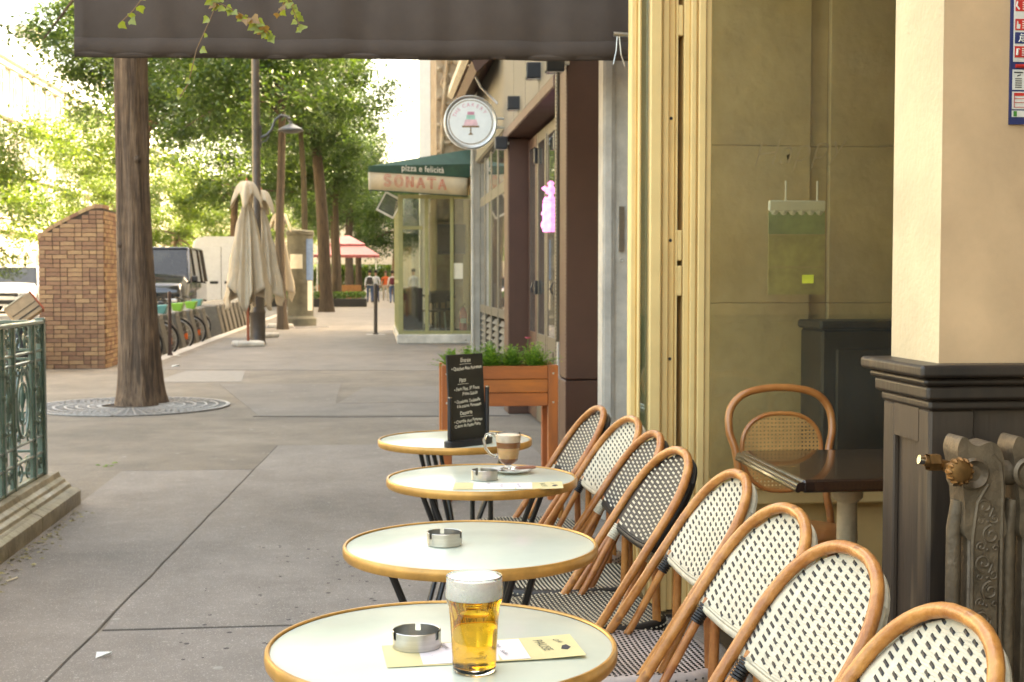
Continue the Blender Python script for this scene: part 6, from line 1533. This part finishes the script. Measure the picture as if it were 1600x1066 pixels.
# ================================================================== PEOPLE (far, walking)
def person(x, y, face, top, legs, hair, lb, stride=.25, h=1.72, sleeves='long', pack=None, arm=0):
    k = h / 1.75
    V = [(0, 0, .95, .125), (0, 0, 1.12, .118), (0, 0, 1.32, .135), (0, .0, 1.44, .07), (0, -.01, 1.52, .052), (0, -.01, 1.62, .082), (0, -.015, 1.70, .075)]
    E_ = [(0, 1), (1, 2), (2, 3), (3, 4), (4, 5), (5, 6)]; idx = lambda: len(V)
    for s in (-1, 1):
        a = idx(); V.extend([(s * .10, 0, .90, .09), (s * .105, -stride * s * .35 - .02, .50, .062), (s * .11, -stride * s * .9 + .05 * (s > 0), .09, .042), (s * .115, -stride * s * .9 - .13, .04, .036)]); E_.extend([(0, a), (a, a + 1), (a + 1, a + 2), (a + 2, a + 3)])
        c = idx(); V.extend([(s * .18, 0, 1.38, .058), (s * .235, .03 + stride * s * .15, 1.12, .042), (s * .24, -.04 + stride * s * .5 - arm * .15, .90 + arm * .15, .03), (s * .235, -.06 + stride * s * .55 - arm * .18, .82 + arm * .2, .034)]); E_.extend([(2, c), (c, c + 1), (c + 1, c + 2), (c + 2, c + 3)])
    me = bpy.data.meshes.new('tmp'); me.from_pydata([(a * k, b_ * k, c * k) for a, b_, c, r in V], E_, []); o = bpy.data.objects.new('tmp', me); COL.objects.link(o)
    sk = o.modifiers.new('s', 'SKIN'); sk.use_smooth_shade = True
    for i, d in enumerate(me.skin_vertices[0].data): d.radius = (V[i][3] * k, V[i][3] * k * (.75 if i < 3 else 1)); d.use_root = (i == 0)
    o.modifiers.new('ss', 'SUBSURF').levels = 2
    bpy.context.view_layer.update(); dg = bpy.context.evaluated_depsgraph_get(); m2 = bpy.data.meshes.new_from_object(o.evaluated_get(dg)); bpy.data.objects.remove(o)
    m2.name = 'person_body'; m2.materials.clear()
    for m_ in (skin, top, legs, black_plastic): m2.materials.append(m_)
    for p in m2.polygons:
        z = p.center.z / k; ax_ = abs(p.center.x) / k; p.use_smooth = True
        if z > 1.47: mi_ = 0
        elif ax_ > .17 and z < (.95 if sleeves == 'long' else 1.2): mi_ = 0
        elif z > .96: mi_ = 1
        elif z > .09: mi_ = 2
        else: mi_ = 3
        p.material_index = mi_
    t = thing('person', lb, 'person', (x, y, 0), face, group='people walking on the far pavement'); link('body', m2, t)
    b = MB(); b.lathe([(0, .115), (.06, .10), (.095, .05), (.1, 0), (.088, -.05), (.0, -.04)], 14, (0, .015 * k, 1.70 * k)); part('hair', b, hair, t, smooth=True)
    b = MB(); b.lathe([(0, -.02), (.012, 0), (0, .02)], 6, (0, -.10 * k, 1.64 * k)); part('nose', b, skin, t)
    if pack: b = MB(); b.cbox(-.15, .15, .09, .24, 1.02 * k, 1.42 * k, .04); b.tube([(-.1, .1, 1.4 * k), (-.1, -.1, 1.38 * k), (-.1, -.12, 1.15 * k), (-.1, .1, 1.05 * k)], .02, 6); b.tube([(.1, .1, 1.4 * k), (.1, -.1, 1.38 * k), (.1, -.12, 1.15 * k), (.1, .1, 1.05 * k)], .02, 6); part('backpack', b, pack, t, bevel=.02)
def cl(nm, c): return MATS.get(nm) or mat(nm, c, .85, var=.06)
hair_d = cl('dark_hair', (.02, .015, .01)); hair_b = cl('brown_hair', (.1, .05, .03))
person(-.35, 73, R(180), cl('cloth_white', (.6, .6, .6)), cl('cloth_jeans', (.05, .08, .14)), hair_d, 'person in a white shirt with a black backpack, leftmost of the walkers', pack=black_plastic, h=1.75)
person(-.02, 74.5, R(170), cl('cloth_lightgrey', (.42, .42, .42)), cl('cloth_navy', (.03, .04, .09)), hair_d, 'person in a pale grey shirt and navy trousers behind the black bollard', stride=-.25, h=1.76)
person(.56, 79, R(5), cl('cloth_orange', (.62, .12, .035)), cl('cloth_beige', (.42, .36, .28)), hair_b, 'person in an orange red top and beige trousers walking nearer', sleeves='short', h=1.76)
person(.87, 72, R(185), cl('cloth_offwhite', (.6, .57, .55)), cl('cloth_blue', (.05, .09, .18)), hair_d, 'person in white sleeves with a maroon backpack beside the veranda', pack=cl('maroon', (.12, .02, .03)), stride=-.2, h=1.72)
person(1.72, 62, R(200), cl('cloth_palegrey', (.5, .5, .53)), cl('cloth_dark', (.04, .04, .05)), hair_d, 'person in a pale shirt seen through the veranda glass', h=1.75)

# ================================================================== LEFT-HAND BUILDINGS
t = thing('limestone_building', 'long sunlit limestone apartment building across the road at left', 'building', (-22, 100, 0))
b = MB(); b.box(-36, -22, 20, 230, 0, 14.4); part('wall', b, facade_l, t, world=True)
b = MB(); b.cbox(-22, -21.45, 20, 230, 14.3, 14.75, .05); b.cbox(-22, -21.7, 20, 230, 13.95, 14.3, .03); part('cornice', b, white_stone, t, world=True)
for z in (4.2, 7.6, 10.9): b = MB(); b.cbox(-22, -21.62, 20, 230, z, z + .25, .03); part('string_course', b, white_stone, t, world=True)
b = MB(); b.prism([(-22.0, 14.75), (-23.6, 17.6), (-34, 18.2), (-36, 14.6)], 20, 230, 'Y'); rf = part('mansard_roof', b, zinc, t, world=True)
for y in (62, 96, 118, 140, 165):
    b = MB(); b.cbox(-25.6, -23.4, y, y + 1.3, 15.5, 18.9, .05); b.cbox(-25.7, -23.3, y - .1, y + 1.4, 18.6, 18.9, .03); c_ = part('chimney', b, facade_l, rf, world=True)
    for k in range(4): pass
wf = MB(); 
for (y0, y1, z0, z1) in ((-.68, .68, -.12, 0), (-.68, .68, 2.2, 2.36), (-.68, -.56, 0, 2.2), (.56, .68, 0, 2.2), (-.03, .03, 0, 2.2)): wf.box(-.02, .16, y0, y1, z0, z1)
wf.box(-.02, .12, -.56, .56, 1.5, 1.55); wme = wf.mesh('window', white_stone); pme = MB().box(-.01, .04, -.56, .56, .0, 2.2).mesh('pane', pane_bg)
bal = MB(); bal.box(0, .42, -.85, .85, -.25, -.12)
for k in range(13): bal.box(.38, .40, -.8 + k * .133 - .01, -.8 + k * .133 + .01, -.12, .85)
bal.box(.37, .41, -.82, .82, .85, .9); bme = bal.mesh('balcony', castgreen)
for i in range(30):
    y = 58 + i * 2.9
    for j, z in enumerate((.6, 5.0, 8.3, 11.5)):
        wd = link('window', wme, t); wd.location = (-21.99 + 22, y - 100, z); link('pane', pme, wd)
        if j in (1, 2) and i % 2: link('balcony', bme, wd)
b = MB(); b.box(-30, 30, 232, 240, 0, 16); single('end_building', b, facade_l, 'pale building closing the far end of the street behind the trees', 'building')

# ================================================================== IVY hanging from the awning edge
def ivy(pts, lb, n, seed, red=0, leaf=.02):
    r_ = random.Random(seed); t = thing('ivy_trail', lb, 'ivy', pts[0], group='ivy trails hanging from above')
    P0 = Vector(pts[0]); b = MB(); b.tube([Vector(p) - P0 for p in pts], .0016, 5); part('stem', b, mat('ivy_stem', (.2, .12, .06), .8) if 'ivy_stem' not in MATS else MATS['ivy_stem'], t)
    for k in range(n):
        q = (k + .5) / n * (len(pts) - 1); i = int(q); p = Vector(pts[i]).lerp(Vector(pts[min(i + 1, len(pts) - 1)]), q - i) - P0
        a = r_.uniform(0, 6.3); s = leaf * r_.uniform(.7, 1.3); d = Vector((math.cos(a), .5 * math.sin(a), -.6)).normalized(); sd_ = d.cross(Vector((.2, 1, r_.uniform(-.5, .5)))).normalized()
        c = p + d * .006 + Vector((r_.gauss(0, .006), r_.gauss(0, .006), 0)); prof = [(0, 0), (.35, .55), (.15, .8), (.75, .42), (1.2, 0), (.75, -.42), (.15, -.8), (.35, -.55)]
        prof = [(-.1, 0), (.0, .5), (.35, .62), (.55, .35), (1.15, 0), (.55, -.35), (.35, -.62), (.0, -.5)]
        n_ = d.cross(sd_); b = MB(); b.add([c + d * u * s + sd_ * v * s + n_ * s * .25 * abs(v) for u, v in prof], [(0, 1, 2, 3, 4), (0, 4, 5, 6, 7)])
        part('leaf', b, ivy_red if r_.random() < red else ivy_m, t, fix=False)
def P4(x, y, z): return (x, y, z)
ivy([(-.62, 4.0, 2.30), (-.655, 4.0, 2.19), (-.70, 4.0, 2.13), (-.745, 4.0, 2.085)], 'short green ivy trail hanging at the far left of the awning', 8, 1, leaf=.024)
ivy([(-.42, 4.0, 2.30), (-.45, 4.0, 2.18), (-.475, 4.0, 2.12), (-.52, 4.0, 2.02), (-.545, 4.0, 1.92), (-.57, 4.0, 1.88)], 'long thin ivy trail dangling below the awning edge', 11, 2, leaf=.017)
ivy([(-.50, 4.0, 2.32), (-.49, 4.0, 2.22), (-.46, 4.0, 2.16), (-.40, 4.0, 2.13), (-.34, 4.0, 2.10), (-.30, 4.0, 2.06)], 'bushy ivy clump with reddish leaves at the top edge', 46, 3, .35, .022)
ivy([(-.30, 4.1, 2.34), (-.28, 4.1, 2.22), (-.25, 4.1, 2.17), (-.22, 4.1, 2.10)], 'faint ivy trail right of the reddish clump', 18, 5, .1, .019)
ivy([(-.36, 4.2, 2.36), (-.33, 4.2, 2.26), (-.27, 4.2, 2.21), (-.30, 4.2, 2.17)], 'small reddish ivy cluster at the very top, right of the long trail', 18, 6, .6, .018)
